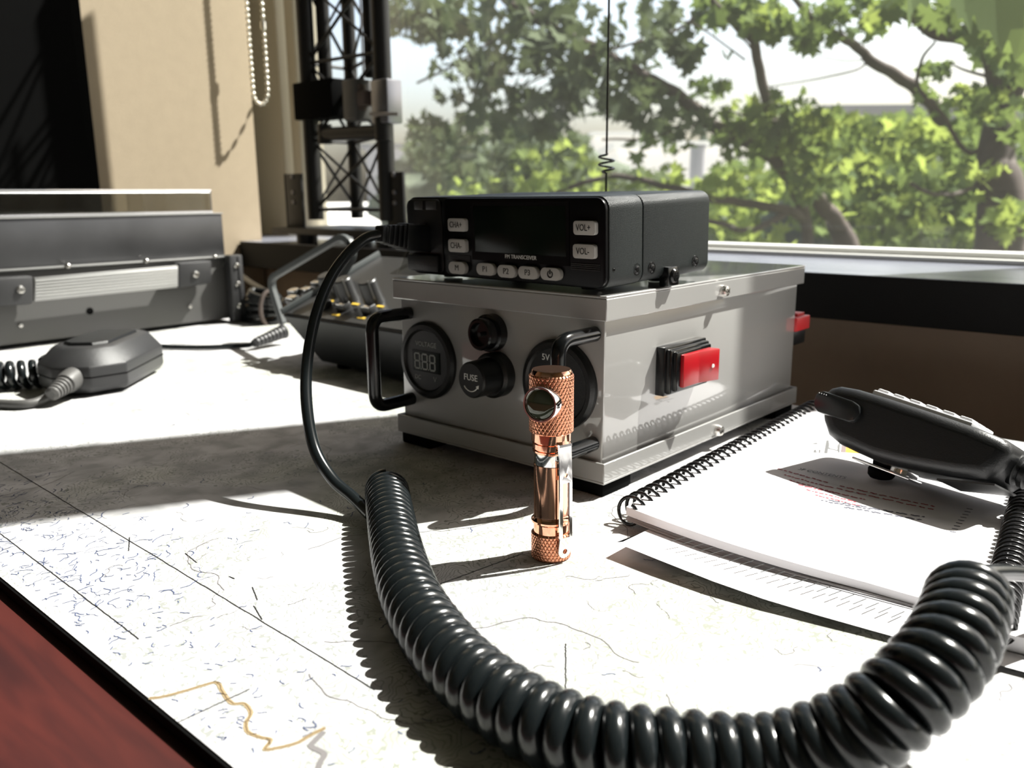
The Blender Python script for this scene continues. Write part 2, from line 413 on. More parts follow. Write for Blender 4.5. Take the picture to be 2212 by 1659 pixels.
# window frame: sill rail with two ribs, stiles, mullion, head
zg = on(1740, 531, 1, YG)[2]
wf = struct('window_1', MB().box((-1.3, YG-.003, zg-.004), (XR, YG+.003, 1.62)), M_['glass'], smooth=0)
fr = build('window_frame', MB().box((-1.3, .520, LZ1), (XR, .532, LZ1+.0042), bev=.0006)
      .box((-1.3, .5345, LZ1), (XR, .565, zg), bev=.001), M_['frame']); fr.parent = wf
b = MB().box((.100, .50, LZ1), (.196, .58, 1.62), bev=.002)
b.box((-1.3, .52, 1.58), (XR, .58, 1.62)).box((XR-.05, .52, LZ1), (XR, .58, 1.6))
ml = build('mullion', b, M_['frame']); ml.parent = wf
b = MB().box((on(617, 400, 1, .53).x, .53, LZ1), (on(655, 400, 1, .53).x, .575, 1.6)).box((on(633, 400, 1, .5).x, .500, LZ1), (on(654, 400, 1, .5).x, .53, 1.6), bev=.006)
st = build('frame_stile', b, M_['taupe']); st.parent = wf
gs = build('glazing_seal', MB().box((-1.3, .532, LZ1), (XR, .5345, LZ1+.003)), M_['darkframe']); gs.parent = wf

# ------------------------------------------------------------------ bead chain of the blind
ch = thing('bead_chain', 'metal bead chain loop of a window blind hanging beside the beige wall', 'chain', (-.878, .402, .2))
P1 = on(529, 0, 1, .402); P2 = on(569, 0, 1, .402); B = on(561, 214, 1, .402)
top = P1.z+.35
b = MB(); X1, X2 = on(546, 185, 1, .402).x, on(578, 185, 1, .402).x; zz = on(560, 196, 1, .402).z; rc = (X2-X1)/2
path = [V((X1-.002, .402, top)), V((X1, .402, zz))]+[V(((X1+X2)/2-cos(a)*rc, .402, zz-sin(a)*rc)) for a in [pi*i/8 for i in range(1, 8)]]+[V((X2, .402, zz)), V((X2-.001, .402, top))]
for p in resample(path, .0079): b.sphere(p, .0029, 2)
build('beads', b, M_['bead'], ch)
build('string', MB().tube(path, .0006, 6), M_['white'], ch)
q = on(569, 55, 1, .402); build('connector', MB().lathe([(.0015, -.006), (.0035, -.005), (.0035, .005), (.0015, .006)], (X2-.001, .402, q.z)), M_['bead'], ch)

# ------------------------------------------------------------------ lattice tower model on the ledge
tw = thing('lattice_tower', 'black steel lattice antenna tower with bracing and rotator standing on the ledge', 'tower', (-.73, .43, LZ1))
L = on(673, 300, 1, .385); R_ = on(832, 300, 1, .392); T_ = on(764, 300, 1, .455)
PL = LZ1+.0165
ZT = .75
legs = [V((p.x, p.y, 0)) for p in (L, R_, T_)]
rl = (.0105, .0105, .0088)
for p, r in zip(legs, rl):
    build('leg', MB().cyl((p.x, p.y, PL+.015), (p.x, p.y, ZT), r, 20), M_['tower'], tw)
b = MB()
zb = [PL+.028, .205, .30, .40, .50, .60, .70]
for i in range(3):
    a, c = legs[i], legs[(i+1) % 3]
    for k, z in enumerate(zb):
        b.cyl((a.x, a.y, z), (c.x, c.y, z), .0022, 8)
        if k+1 < len(zb):
            z2 = zb[k+1]
            b.cyl((a.x, a.y, z), (c.x, c.y, z2), .0022, 8); b.cyl((c.x, c.y, z), (a.x, a.y, z2), .0018, 8)
build('bracing', b, M_['tower'], tw)
build('base_plate', MB().box((on(592, 500, 1, .37).x, .366, PL-.004), (-.545, .49, PL+.004), bev=.0005), M_['tower'], tw)
for x, y in ((-.765, .382), (-.60, .382), (-.60, .475), (-.765, .475)):
    build('foot', MB().cyl((x, y, LZ1), (x, y, PL-.004), .014, 20), M_['tower'], tw)
for px0, px1, y0, Y in ((619, 655, 376, .385), (838, 874, 372, .39)):
    a = on(px0, 430, 1, Y); c = on(px1, 430, 1, Y); z1 = on(px0, y0, 1, Y).z
    bk = build('leg_bracket', MB().box((a.x, Y-.002, PL+.004), (c.x, Y+.002, z1), bev=.0004).box((a.x, Y-.002, PL+.004), (a.x+.004, Y+.02, z1), bev=.0004), M_['tower'], tw)
    b = MB()
    for f in (.45, .62, .9): screw_head(b, ((a.x+c.x)/2, Y-.002, PL+.004+(z1-PL)*f), (0, -1, 0), .003, .002)
    build('bolt', b, M_['galv'], bk)
# rotator gear: black housing, small motor, silver carriage, rod, upper masts
a = on(662, 262, 1, .39); c = on(741, 170, 1, .39)
build('rotator_housing', MB().box((a.x, .371, a.z), (c.x, .41, c.z), bev=.002), M_['matte'], tw)
a = on(741, 262, 1, .37); c = on(766, 168, 1, .37)
build('rotator_cover', MB().box((a.x, .37, a.z), (c.x, .40, c.z), bev=.003), M_['amp'], tw)
a = on(772, 240, 1, .38); c = on(797, 180, 1, .38)
build('motor', MB().cyl((a.x+.004, .38, a.z), (a.x+.004, .38, c.z), .009, 20).box((a.x-.008, .372, a.z+.005), (c.x, .39, a.z+.022), bev=.002), M_['bark'], tw)
a = on(800, 268, 1, .37); c = on(832, 168, 1, .37)
build('carriage', MB().box((a.x, .372, a.z), (c.x, .395, c.z), bev=.002), M_['galv'], tw)
a = on(800, 246, 1, .37); c = on(862, 246, 1, .37)
build('rod', MB().cyl(a, c, .0021, 10), M_['galv'], tw)
a = on(702, 290, 1, .38); c = on(828, 292, 1, .38)
build('clamp_bar', MB().cyl((a.x, .38, a.z), (c.x, .38, a.z-.003), .0085, 18).cyl((a.x, .38, a.z-.012), (a.x, .38, a.z+.012), .009).cyl((c.x, .38, a.z-.013), (c.x, .38, a.z+.013), .01), M_['tower'], tw)
for x0, r, zt0, m in ((704, .0085, 172, 'tower'), (800, .0065, 168, 'tower'), (824, .0075, 168, 'tower'), (843, .003, 480, 'galv'), (786, .0012, 180, 'galv')):
    a = on(x0, zt0, 1, .40 if x0 < 840 else .45)
    build('mast', MB().cyl((a.x, a.y, a.z), (a.x, a.y, ZT), r, 16), M_[m], tw)

# ------------------------------------------------------------------ whip antenna on the box lid, behind the radio
an = thing('whip_antenna', 'thin black whip antenna with a loading coil rising behind the black radio', 'antenna', (-.1135, .152, .0915))
AX, AY = -.1065, .147
build('magnet_base', MB().lathe([(.013, 0), (.014, .002), (.013, .006), (.006, .011), (.0035, .018), (0, .018)], (AX, AY, .0918)), M_['rubber'], an)
z0 = on(1308, 374, 1, AY).z; z1 = on(1308, 332, 1, AY).z
hel = [V((AX, AY, .108)), V((AX, AY, z0-.001))]
N = 60
for i in range(N+1):
    t = i/N; a = t*2*pi*2.5+pi; r = .0046*min(1, t*8, (1-t)*8)
    hel.append(V((AX+cos(a)*r, AY+sin(a)*r, z0+(z1-z0)*t)))
hel += [V((AX, AY, z1+.001)), V((AX, AY, .42))]
build('whip', MB().tube(hel, .00068, 8), M_['gloss'], an)

# ------------------------------------------------------------------ desk, mat, map
dk = thing('desk', 'reddish mahogany desk top seen at the lower left corner', 'desk', (-.2, -.1, -.74))
build('desktop', MB().box((-.895, -.62, -.034), (.75, .236, -.0045), bev=.002), M_['wood'], dk)
for x in (-.87, .70): build('side_panel', MB().box((x-.015, -.58, ZF), (x+.015, .2, -.034)), M_['wood'], dk)
tag(build('desk_mat', MB().box((-.885, -.2082, -.0044), (.62, .2225, -.0004), bev=.0002), M_['mat']), 'thick black mat under the map, its edge showing as a black band', 'desk mat')
mp = thing('topographic_map', 'sunlit printed topographic map sheet covering the desk under the equipment', 'map', (-.1, 0, -.0003))
build('sheet', MB().box((-.884, -.2072, -.00035), (.615, .222, 0)), M_['map'], mp, smooth=0)
ZP = .00012
def zt(x, y): p = on(x, y, 2, ZP); return V((p.x, p.y, ZP))
rg0 = random.Random(3); b = MB()
for a, c in (((0, 998), (810, 1490)), ((0, 1152), (300, 1380)), ((385, 1560), (540, 1488)), ((830, 1306), (1130, 1195)), ((1222, 1390), (1222, 1520)), ((280, 1160), (278, 1190)), ((400, 1195), (425, 1215)), ((495, 1245), (506, 1250)), ((545, 1268), (556, 1296)), ((548, 1308), (566, 1338))):
    P = [zt(a[0]+(c[0]-a[0])*i/60, a[1]+(c[1]-a[1])*i/60) for i in range(61)]
    b.ribbon([p+V((rg0.uniform(-1, 1)*.00012, rg0.uniform(-1, 1)*.00012, 0)) for p in P], .0004)
build('grid_lines', b, M_['ink'], mp, smooth=0)
b = MB()
P = [zt(*p) for p in ((322, 1508), (350, 1505), (400, 1492), (440, 1480), (468, 1474), (480, 1492), (492, 1510), (505, 1520), (528, 1520), (542, 1540), (532, 1560), (535, 1580), (562, 1592), (585, 1598), (572, 1618), (600, 1615), (640, 1605), (670, 1588), (702, 1572))]
bp_ = catmull(P, 5); b.ribbon(bp_, .0013); build('boundary_line', b, mat('tan_ink', (.30, .23, .13), .8), mp, smooth=0)
b = MB().ribbon([p+V((rg0.uniform(-1, 1)*.0002, rg0.uniform(-1, 1)*.0002, .00004)) for p in bp_], .00034); build('boundary_core', b, mat('brown_ink', (.12, .075, .03), .8), mp, smooth=0)
b = MB(); P = [zt(*p) for p in ((700, 1580), (680, 1600), (672, 1612), (700, 1628), (690, 1650), (680, 1690))]
b.ribbon(catmull(P, 5), .0016)
rg = random.Random(5)
def squig(x, y, ang, n, st, w, bb, turn=.5):
    P = []
    for i in range(n):
        P.append(V((x, y, ZP))); ang += rg.uniform(-turn, turn); x += cos(ang)*st; y += sin(ang)*st
        if not (-.86 < x < .5 and -.204 < y < .218): break
    if len(P) > 2: bb.ribbon(P, w)
for _ in range(620):                       # rivers, roads and contour scraps
    x = rg.uniform(-.5, .5); y = rg.uniform(-.2, .21)
    squig(x, y, rg.uniform(0, 6.3), rg.randint(5, 14), .0012, rg.choice((.0001, .00016, .00024)), b, .8)
for _ in range(26):
    x = rg.uniform(-.4, .45); y = rg.uniform(-.2, .2)
    squig(x, y, rg.uniform(0, 6.3), rg.randint(25, 60), .0022, .00032, b, .45)
build('printed_lines', b, mat('map_grey_ink', (.16, .15, .15), .8), mp, smooth=0)
b = MB()
for _ in range(420):                         # dense lettering and scraps near the front edge
    x = rg.uniform(-.45, .06); d = rg.random()**2*.045; y = -.2055+d
    squig(x, y, rg.choice((0, 1.57))+rg.uniform(-.3, .3), rg.randint(3, 5), .0009, .00035, b, .9)
for _ in range(330):
    x = rg.uniform(-.24, -.06); y = -.2055+abs(rg.gauss(0, .035))
    squig(x, y, rg.gauss(2.2, .5), rg.randint(3, 9), .0010, rg.choice((.0002, .0003, .0004)), b, .8)
for _ in range(90):
    x = rg.uniform(-.3, .3); y = rg.uniform(-.2, .1)
    squig(x, y, rg.uniform(0, 6.3), rg.randint(3, 7), .0009, .0004, b, 1.2)
build('place_names', b, mat('map_blue_ink', (.07, .09, .17), .8), mp, smooth=0)

# ------------------------------------------------------------------ grey battery box
FT = .0065; W, D = .140, .2042
Z0, Z1, Z2, Z3 = FT, FT+.00989, FT+.0739, FT+.0849
bx = thing('battery_box', 'light grey metal power box with voltage meter and red switch under the radio', 'box', (-.07, .1, 0))
o = .0028
b = MB(); b.box((-W+o, o, Z0+.001), (-o, D-o, Z3-.002), bev=.0012)
body = build('body', b, M_['grey'], bx)
def tray(z0, z1, cap_top):
    b = MB(); b.box((-W, 0, z0), (0, .0012, z1)).box((-W, D-.0012, z0), (0, D, z1)).box((-.0012, .0012, z0), (0, D-.0012, z1)).box((-W, .0012, z0), (-W+.0012, D-.0012, z1))
    zc = z1 if cap_top else z0+.0012
    b.box((-W, 0, zc-.0012), (0, D, zc)); return b
lid = build('lid', MB().plate([(-W, 0, Z2), (0, 0, Z2), (0, D, Z2), (-W, D, Z2)], [[(-W+.0013, .0013, Z2), (-.0013, .0013, Z2), (-.0013, D-.0013, Z2), (-W+.0013, D-.0013, Z2)]], (0, 0, Z3-Z2-.0012)).box((-W, 0, Z3-.0012), (0, D, Z3)), M_['grey'], bx, bevel=.0005)
base = build('base_tray', MB().plate([(-W, 0, Z0+.0012), (0, 0, Z0+.0012), (0, D, Z0+.0012), (-W, D, Z0+.0012)], [[(-W+.0013, .0013, Z0+.0012), (-.0013, .0013, Z0+.0012), (-.0013, D-.0013, Z0+.0012), (-W+.0013, D-.0013, Z0+.0012)]], (0, 0, Z1-Z0-.0012)).box((-W, 0, Z0), (0, D, Z0+.0012)), M_['grey'], bx, bevel=.0004)
for x in (-W+.013, -.013):
    for y in (.013, D-.013):
        build('rubber_foot', MB().box((x-.0115, y-.0115, 0), (x+.0115, y+.0115, Z0), bev=.0012), M_['matte'], bx)
for px_, py_ in ((1561, 628), (1549, 929)):
    p = on(px_, py_, 0, 0); b = MB(); screw_head(b, (0, p.y, p.z), (1, 0, 0), .0031, .0034); build('screw', b, M_['screw'], bx)
for hx, zt_, zb_ in ((-.1293, .0731, .0264), (-.0075, .0742, .0243)):
    P = filleted([(hx, .002, zt_), (hx, -.0235, zt_), (hx, -.0235, zb_), (hx, .002, zb_)], .0075, 8)
    build('handle', MB().tube(P, .0034, 18), M_['gloss'], bx)
BY = o  # front face of the body
# voltage meter
vx, vz = -.1155, .0492
vm = build('voltage_meter', MB().lathe([(.0205, 0), (.0205, .0018), (.0190, .0032), (.0168, .0034), (.0158, .0022), (0, .0022)], (vx, BY, vz), (0, -1, 0), 48), M_['black'], bx)
f = BY-.0022
ds = build('display', MB().box((vx-.0105, f-.0003, vz-.0062), (vx+.0105, f+.0002, vz+.0050)), M_['lcd'], vm)
b = MB()
segs = {'8': 'abcdefg', 'h': 'bcdefg'}
for i, chh in enumerate('888'):
    x0 = vx-.0085+i*.0058; w_, h_ = .0038, .0040
    for s in segs[chh]:
        sx = {'a': (0, 2, 1, 2), 'b': (1, 1, 1, 2), 'c': (1, 0, 1, 1), 'd': (0, 0, 1, 0), 'e': (0, 0, 0, 1), 'f': (0, 1, 0, 2), 'g': (0, 1, 1, 1)}[s]
        za = vz-.0047+sx[1]*h_; zb_ = vz-.0047+sx[3]*h_; xa = x0+sx[0]*w_; xb = x0+sx[2]*w_
        t_ = .00038; g = .0003
        if xa == xb: b.box((xa-t_, f-.0005, za+g), (xa+t_, f-.0003, zb_-g))
        else: b.box((xa+g, f-.0005, za-t_), (xb-g, f-.0003, za+t_))
    b.box((x0+w_+.0006, f-.0005, vz-.0051), (x0+w_+.0012, f-.0003, vz-.0044)) if i < 2 else None
build('digits', b, M_['dimprint'], ds)
b = MB(); b.text('VOLTAGE', .0036, (vx, f-.00005, vz+.0085), (1, 0, 0), (0, 0, 1), .0001)
b.text('DC', .0032, (vx-.0068, f-.00005, vz-.0096), (1, 0, 0), (0, 0, 1)).text('V', .0036, (vx+.0064, f-.00005, vz-.0096), (1, 0, 0), (0, 0, 1))
build('lettering', b, M_['dimprint'], vm)
# round usb charger behind the torch
ux, uz = -.0272, .0488
us = build('charger_socket', MB().lathe([(.0212, 0), (.0212, .0022), (.0198, .0038), (.0180, .0040), (.0170, .0030), (0, .0030)], (ux, BY, uz), (0, -1, 0), 48), M_['black'], bx)
build('lettering', MB().text('5V', .0042, (ux-.0062, BY-.0031, uz+.0122), (1, 0, 0), (0, 0, 1)), M_['white'], us)
build('port_cover', MB().box((ux-.010, BY-.0036, uz-.008), (ux+.010, BY-.0030, uz+.006), bev=.0003), M_['gloss'], us)
# dc power socket
sx, sz = -.0688, .0688
dc = build('power_socket', MB().lathe([(.0092, 0), (.0092, .0045), (.0078, .0048), (.0078, .0100), (.0070, .0106), (.0058, .0106), (.0052, .0080), (0, .0080)], (sx, BY, sz), (0, -1, 0), 40), M_['gloss'], bx)
build('pin', MB().cyl((sx, BY-.008, sz), (sx, BY-.0102, sz), .0011), M_['rubber'], dc)
# fuse holder
fx, fz = -.0660, .0484
fu = build('fuse_holder', MB().lathe([(.0112, 0), (.0112, .0055), (.0098, .0068), (0, .0068)], (fx, BY, fz), (0, -1, 0), 40), M_['black'], bx)
cap = build('cap', MB().lathe([(.0090, .0068), (.0088, .0185), (.0080, .0193), (0, .0193)], (fx, BY, fz), (0, -1, 0), 40), M_['black'], fu)
b = MB().text('FUSE', .0043, (fx, BY-.01935, fz+.0012), (1, 0, 0), (0, 0, 1))
b.tube(arcpts((fx, BY-.0194, fz-.0002), .0052, radians(215), radians(325), 10, (1, 0, 0), (0, 0, 1)), .00028, 6)
p = arcpts((fx, BY-.0194, fz-.0002), .0052, radians(325), radians(330), 1, (1, 0, 0), (0, 0, 1))[1]
b.prism([p+V((.0009, 0, .0010)), p+V((-.0010, 0, .0002)), p+V((.0006, 0, -.0009))], (0, -.0002, 0))
build('lettering', b, M_['white'], cap)
# rocker switch on the side
sw = build('rocker_switch', MB().box((-.003, .0448, .0395), (.0022, .0835, .0632), bev=.0006).box((.0, .0462, .0405), (.0048, .0822, .0622), bev=.0009).box((.0, .0482, .0418), (.0068, .0806, .0610), bev=.0007), M_['gloss'], bx)
rk = build('rocker', MB().prism([(.0045, .0515, .0436), (.0086, .0515, .0436), (.0088, .0655, .0436), (.0125, .0790, .0436), (.0045, .0790, .0436)], (0, 0, .0158), bev=.0005), M_['red'], sw)
tn = V((-.0034, .0135, 0)).normalized(); tt = V((.0034, .0135, 0)).normalized()
build('dot', MB().lathe([(.0010, 0), (.0009, .00015), (0, .00015)], V((.0113, .0745, .0512))+V((.0135, -.0034, 0)).normalized()*.0002, (.0135, -.0034, 0), 20), M_['white'], rk)
# red and black power plugs on the back
b = MB().box((-.0190, D-.003, .0510), (-.0015, D+.0165, .0595), bev=.0008).box((-.0165, D+.004, .0590), (-.0045, D+.0145, .0612), bev=.0004)
build('positive_plug', b, M_['redd'], bx)
build('negative_plug', MB().box((-.0190, D-.003, .0420), (-.0030, D+.0145, .0508), bev=.0012), M_['black'], bx)

# ------------------------------------------------------------------ mobile radio on the box
yw, pt = -.0449, .0317
MR = Matrix.Translation((-.0011, .0024, .0936)) @ Matrix.Rotation(yw, 4, 'Z') @ Matrix.Rotation(pt, 4, 'X')
MRi = MR.inverted()
rd = thing('mobile_radio', 'black mobile two way radio transceiver sitting on the grey box', 'radio', M=MR)
RW, RH, RD = .134, .0396, .0800
def rf(x, y, yy=0.0):                     # pixel -> radio front face plane, local
    a = MRi @ CAM; d = (MRi.to_3x3() @ ray(x, y)); return a+d*((yy-a.y)/d.y)
def rs(x, y):
    a = MRi @ CAM; d = (MRi.to_3x3() @ ray(x, y)); return a+d*((0-a.x)/d.x)
def rrect(x0, x1, z0, z1, r, y, n=6):
    out = []
    for cx, cz, a0 in ((x1-r, z0+r, -pi/2), (x1-r, z1-r, 0), (x0+r, z1-r, pi/2), (x0+r, z0+r, pi)):
        for i in range(n+1):
            a = a0+pi/2*i/n; out.append(V((cx+cos(a)*r, y, cz+sin(a)*r)))
    return out
YS = rs(1390, 500).y                     # the seam between front case and chassis
rb = build('chassis', MB().prism(rrect(-RW+.0003, -.0003, .0003, RH-.0003, .0052, YS+.0005), (0, RD-YS-.0005, 0), bev=.0007), M_['radio'], rd, world=False)
build('seam', MB().prism(rrect(-RW+.0012, -.0012, .0012, RH-.0012, .0052, YS-.001), (0, .002, 0)), M_['matte'], rd, world=False)
fc = build('front_case', MB().prism(rrect(-RW, 0, 0, RH, .0055, .0012), (0, YS-.0017, 0), bev=.0007), M_['radio'], rd, world=False)
xpl = rf(960, 520).x
fp = build('front_panel', MB().prism(rrect(xpl, -.0006, .0006, RH-.0006, .005, -.0008), (0, .0022, 0), bev=.0004), M_['panelgloss'], rd, world=False)
build('jack_panel', MB().prism(rrect(-RW+.0005, xpl-.0012, .0012, RH-.0012, .004, -.0002), (0, .0018, 0), bev=.0004).box((-RW+.002, -.003, .0018), (xpl-.003, 0, .0105), bev=.0008), M_['black'], rd, world=False)
a = rf(1030, 640-15, -.0009); c = rf(1222, 445, -.0009)
sc_ = build('screen', MB().box((a.x, -.0011, .0135), (c.x, -.0007, c.z), bev=.0001), M_['lcd'], rd, world=False)
build('screen_bezel', MB().plate([(a.x-.002, -.0012, .0095), (c.x+.002, -.0012, .0095), (c.x+.002, -.0012, c.z+.0018), (a.x-.002, -.0012, c.z+.0018)], [[(a.x, -.0012, .0135), (c.x, -.0012, .0135), (c.x, -.0012, c.z), (a.x, -.0012, c.z)]], (0, .0005, 0)), M_['panelgloss'], rd, world=False)
q = rf(1124, 556, -.0013)
build('lettering', MB().text('FM TRANSCEIVER', .0026, (q.x, -.00122, q.z), (1, 0, 0), (0, 0, 1), .00008), M_['white'], rd, world=False)
YK = -.0030
for txt, x0, x1, y0, y1, rr in (('CHA+', 967, 1008, 472, 500, .0015), ('CHA-', 968, 1009, 517, 545, .0015), ('M', 969, 1009, 566, 592, .0032), ('P1', 1029, 1071, 569, 595, .0032),
        ('P2', 1074, 1116, 573, 600, .0032), ('P3', 1119, 1164, 576, 603, .0032), ('pw', 1167, 1214, 579, 606, .0032), ('VOL+', 1238, 1289, 477, 508, .0015), ('VOL-', 1237, 1288, 528, 559, .0015)):
    a = rf(x0, (y0+y1)/2, YK); c = rf(x1-4, (y0+y1)/2, YK); u_ = rf((x0+x1)/2, y0, YK); l_ = rf((x0+x1)/2, y1, YK)
    rr = min(rr, (u_.z-l_.z)*.49)
    k = build('button', MB().prism(rrect(a.x, c.x, l_.z, u_.z, rr, YK), (0, .0028, 0), bev=.0003), M_['key'], rd, world=False)
    cx, cz = (a.x+c.x)/2, (u_.z+l_.z)/2; h = u_.z-l_.z
    b = MB()
    if txt == 'pw':
        b.tube(arcpts((cx, YK-.0001, cz), h*.26, radians(125), radians(415), 16, (1, 0, 0), (0, 0, 1)), .0003, 6)
        b.box((cx-.0003, YK-.0003, cz), (cx+.0003, YK, cz+h*.36))
    else:
        wd = c.x-a.x; b.text(txt, h*.66, (cx-(.0 if len(txt) < 4 else .0004), YK-.00002, cz), (1, 0, 0), (0, 0, 1), .00012, xs=.82 if len(txt) == 4 else 1)
    build('legend', b, M_['ink'], k, world=False)
for y in (444,):
    for x0, x1 in ((894, 911), (919, 940)):
        a = rf(x0, y+9, -.0012); c = rf(x1, y-9, -.0012)
        build('indicator_window', MB().box((a.x, -.0010, a.z), (c.x, 0, c.z), bev=.0002), M_['greyknob'], rd, world=False)
for x0, x1, y in ((1234, 1296, 570), (970, 1016, 552)):
    b = MB(); a = rf(x0, y, -.001); c = rf(x1, y, -.001)
    for i in range(4): b.box((a.x, -.0013, a.z-.0005*i*1.6), (c.x, -.0008, a.z-.0005*i*1.6+.0004))
    build('speaker_slots', b, M_['greyknob'], rd, world=False)
for x, y, r in ((1376, 582, .0021), (1409, 579, .0021), (1503, 564, .0021), (1326, 583, .0009)):
    p = rs(x, y); b = MB(); b.lathe([(r*1.35, 0), (r*1.3, .0003), (r*1.05, .0003), (r*1.0, -.0001), (0, -.0001)], (-.0003, p.y, p.z), (1, 0, 0), 20)
    screw_head(b, (-.0004, p.y, p.z), (1, 0, 0), r*.95, .0007); build('screw', b, M_['darkscrew'], rd, world=False)
p = rs(1447, 594)
mb_ = build('bracket_screw', MB().box((-.003, p.y-.0045, p.z-.005), (.0022, p.y+.0045, p.z+.0042), bev=.0006), M_['gloss'], rd, world=False)
b = MB(); screw_head(b, (.0020, p.y+.0003, p.z-.0003), (1, 0, 0), .0034, .0016); build('screw', b, M_['darkscrew'], mb_, world=False)
for x in (-.115, -.02):
    build('rubber_foot', MB().cyl((x, .014, -.0020), (x, .014, .0008), .005), M_['rubber'], rd, world=False)
    build('rubber_foot', MB().cyl((x, .066, -.0038), (x, .066, .0008), .005), M_['rubber'], rd, world=False)

# ------------------------------------------------------------------ coiled cord plugged into the radio
cc = thing('coiled_cord', 'thick glossy black coiled cord plugged into the radio and looping across the foreground', 'cord', (-.06, -.07, 0))
J = MR @ V((rf(905, 515, -.004).x, -.004, rf(905, 515, -.004).z))
dirp = (pd(826, 506, .418)-J).normalized()
side = dirp.cross(V((0, 0, 1))).normalized(); upp = side.cross(dirp)
def fr_(o_, a, b_, c): m = Matrix((a, b_, c)).transposed().to_4x4(); m.translation = o_; return m
FP = fr_(J, dirp, side, upp)
b = MB().box((-.006, -.005, -.0068), (.0125, .005, .0068), FP, bev=.0012)
build('plug', b, M_['black'], cc)
b = MB()
for i in range(5): s_ = 1-i*.07; b.box((.0125+i*.0030, -.0046*s_, -.0058*s_), (.0125+i*.0030+.0022, .0046*s_, .0058*s_), FP, bev=.0005)
b.box((.012, -.0032, -.004), (.0275, .0032, .004), FP, bev=.0008)
build('strain_relief', b, M_['black'], cc)
PT = [(835, 1042, .366), (843, 1110, .337), (858, 1195, .303), (884, 1285, .272), (925, 1368, .2505), (985, 1448, .2315), (1065, 1522, .2165), (1170, 1582, .2045), (1300, 1622, .1965), (1480, 1646, .1925),
      (1660, 1640, .189), (1820, 1594, .184), (1945, 1512, .182), (2032, 1424, .187), (2075, 1345, .197), (2092, 1288, .208)]
cpath = []
for x, y, d in PT:
    p = pd(x, y, d); p.z = max(p.z, .0096); cpath.append(p)
cpath[0].z = .0098
lead = [J+dirp*.026, pd(790, 515, .415), pd(752, 548, .411), pd(712, 605, .405), pd(680, 690, .397), pd(663, 790, .388), pd(663, 880, .380), pd(680, 970, .373), pd(718, 1035, .367), pd(765, 1074, .361)]
def pitch(f): return .0050+.0012*max(0, min(1, (f-.2)/.25)) - .0011*max(0, min(1, (f-.68)/.12))
hx = coil(cpath, .0071, pitch, 26, 0, start=V((0, 0, 1)))
lead[-1] = pd(762, 1074, .361); lead.append(pd(800, 1104, .352)); lead[-1].z = .0045
lp = catmull(lead, 10)
tail = [hx[-1]+(hx[-1]-hx[-3])*1.0, pd(2095, 1244, .214), pd(2140, 1238, .222), pd(2215, 1240, .235), pd(2320, 1262, .25), pd(2450, 1330, .262)]
for p in tail: p.z = max(p.z, .012)
tp = catmull([hx[-2], hx[-1]]+tail[1:], 10)[10:]
build('lead', MB().tube(lp, .00265, 16), M_['cord'], cc)
build('coil', MB().tube(hx, lambda t: .00245+.0006*max(0, min(1, (t-.2)/.25)), 14), M_['cord'], cc, smooth=80)
build('tail_wire', MB().tube(tp, lambda t: .00245-.0004*t, 16), M_['cord'], cc)

# ------------------------------------------------------------------ copper torch
tx, ty = .0205, -.0623
to = thing('flashlight', 'small polished copper flashlight with side lens and steel clip standing upright on the map', 'flashlight', (tx, ty, 0))
O = V((tx, ty, 0))
def knurl(k, m, d):
    def f(r, a, h):
        if d == 0: return r
        g = max(max(0, cos(k*a+m*h))**8, max(0, cos(k*a-m*h))**8)
        return r-d*g
    return f
def knurled(z0, z1, r, ch=.0006, n=352, step=.0003):
    prof = [(0, z0), (r-ch, z0), (r, z0+ch)]; z = z0+ch+step
    while z < z1-ch: prof.append((r, z)); z += step
    prof += [(r, z1-ch), (r-ch, z1), (0, z1)]
    fn = knurl(32, 2600, .00034)
    return MB().lathe(prof, O, (0, 0, 1), n, lambda rr, a, h: fn(rr, a, h) if rr > r-1e-5 else rr)
build('tail_cap', knurled(.0, .0104, .0075), M_['knurl'], to)
build('tube', MB().lathe([(0, .0100), (.0066, .0100), (.0066, .0138), (.0069, .0141), (.0075, .0146), (.0075, .0153), (.0070, .0158), (.0067, .0165), (.0065, .0172), (.0065, .0368), (0, .0368)], O, (0, 0, 1), 64), M_['copper'], to)
build('collar', MB().lathe([(0, .0367), (.0062, .0367), (.0063, .037), (.0063, .0415), (0, .0415)], O, (0, 0, 1), 64), M_['steel'], to)
build('neck', MB().lathe([(0, .0414), (.0066, .0414), (.0069, .0418), (.0069, .0424), (.0063, .0426), (.0063, .0430), (.0070, .0432), (.0070, .0450), (.0064, .0452), (.0064, .0457), (.0073, .0459), (.0073, .0490), (0, .0492)], O, (0, 0, 1), 64), M_['copper'], to)
build('head', knurled(.0491, .0708, .0082, .0005), M_['knurl'], to)
build('top_cap', MB().lathe([(0, .0707), (.0077, .0707), (.0077, .0712), (.0070, .0724), (0, .0724)], O, (0, 0, 1), 64), M_['copper'], to)
ldir = V((.26, -.964, .03)).normalized(); lc = O+V((0, 0, .0610))
bz = build('lens_bezel', MB().lathe([(.0060, .002), (.0066, .0050), (.0067, .0096), (.0064, .0103), (.0059, .0103), (.0057, .0096), (0, .0094)], lc, ldir, 56), M_['steel'], to)
build('lens', MB().lathe([(.0057, .0095), (.0050, .0101), (.0030, .0106), (0, .0108)], lc, ldir, 48), mat('dark_lens_glass', (.035, .04, .02), .04, spec=1, metal=.25), bz)
cdv = V((.965, -.257, 0)).normalized(); cr = cdv.cross(V((0, 0, 1)))*-1
cr = V((-cdv.y, cdv.x, 0))
def cp(u, z, r): return O+cdv*r+cr*u+V((0, 0, z))
wdt = .0028
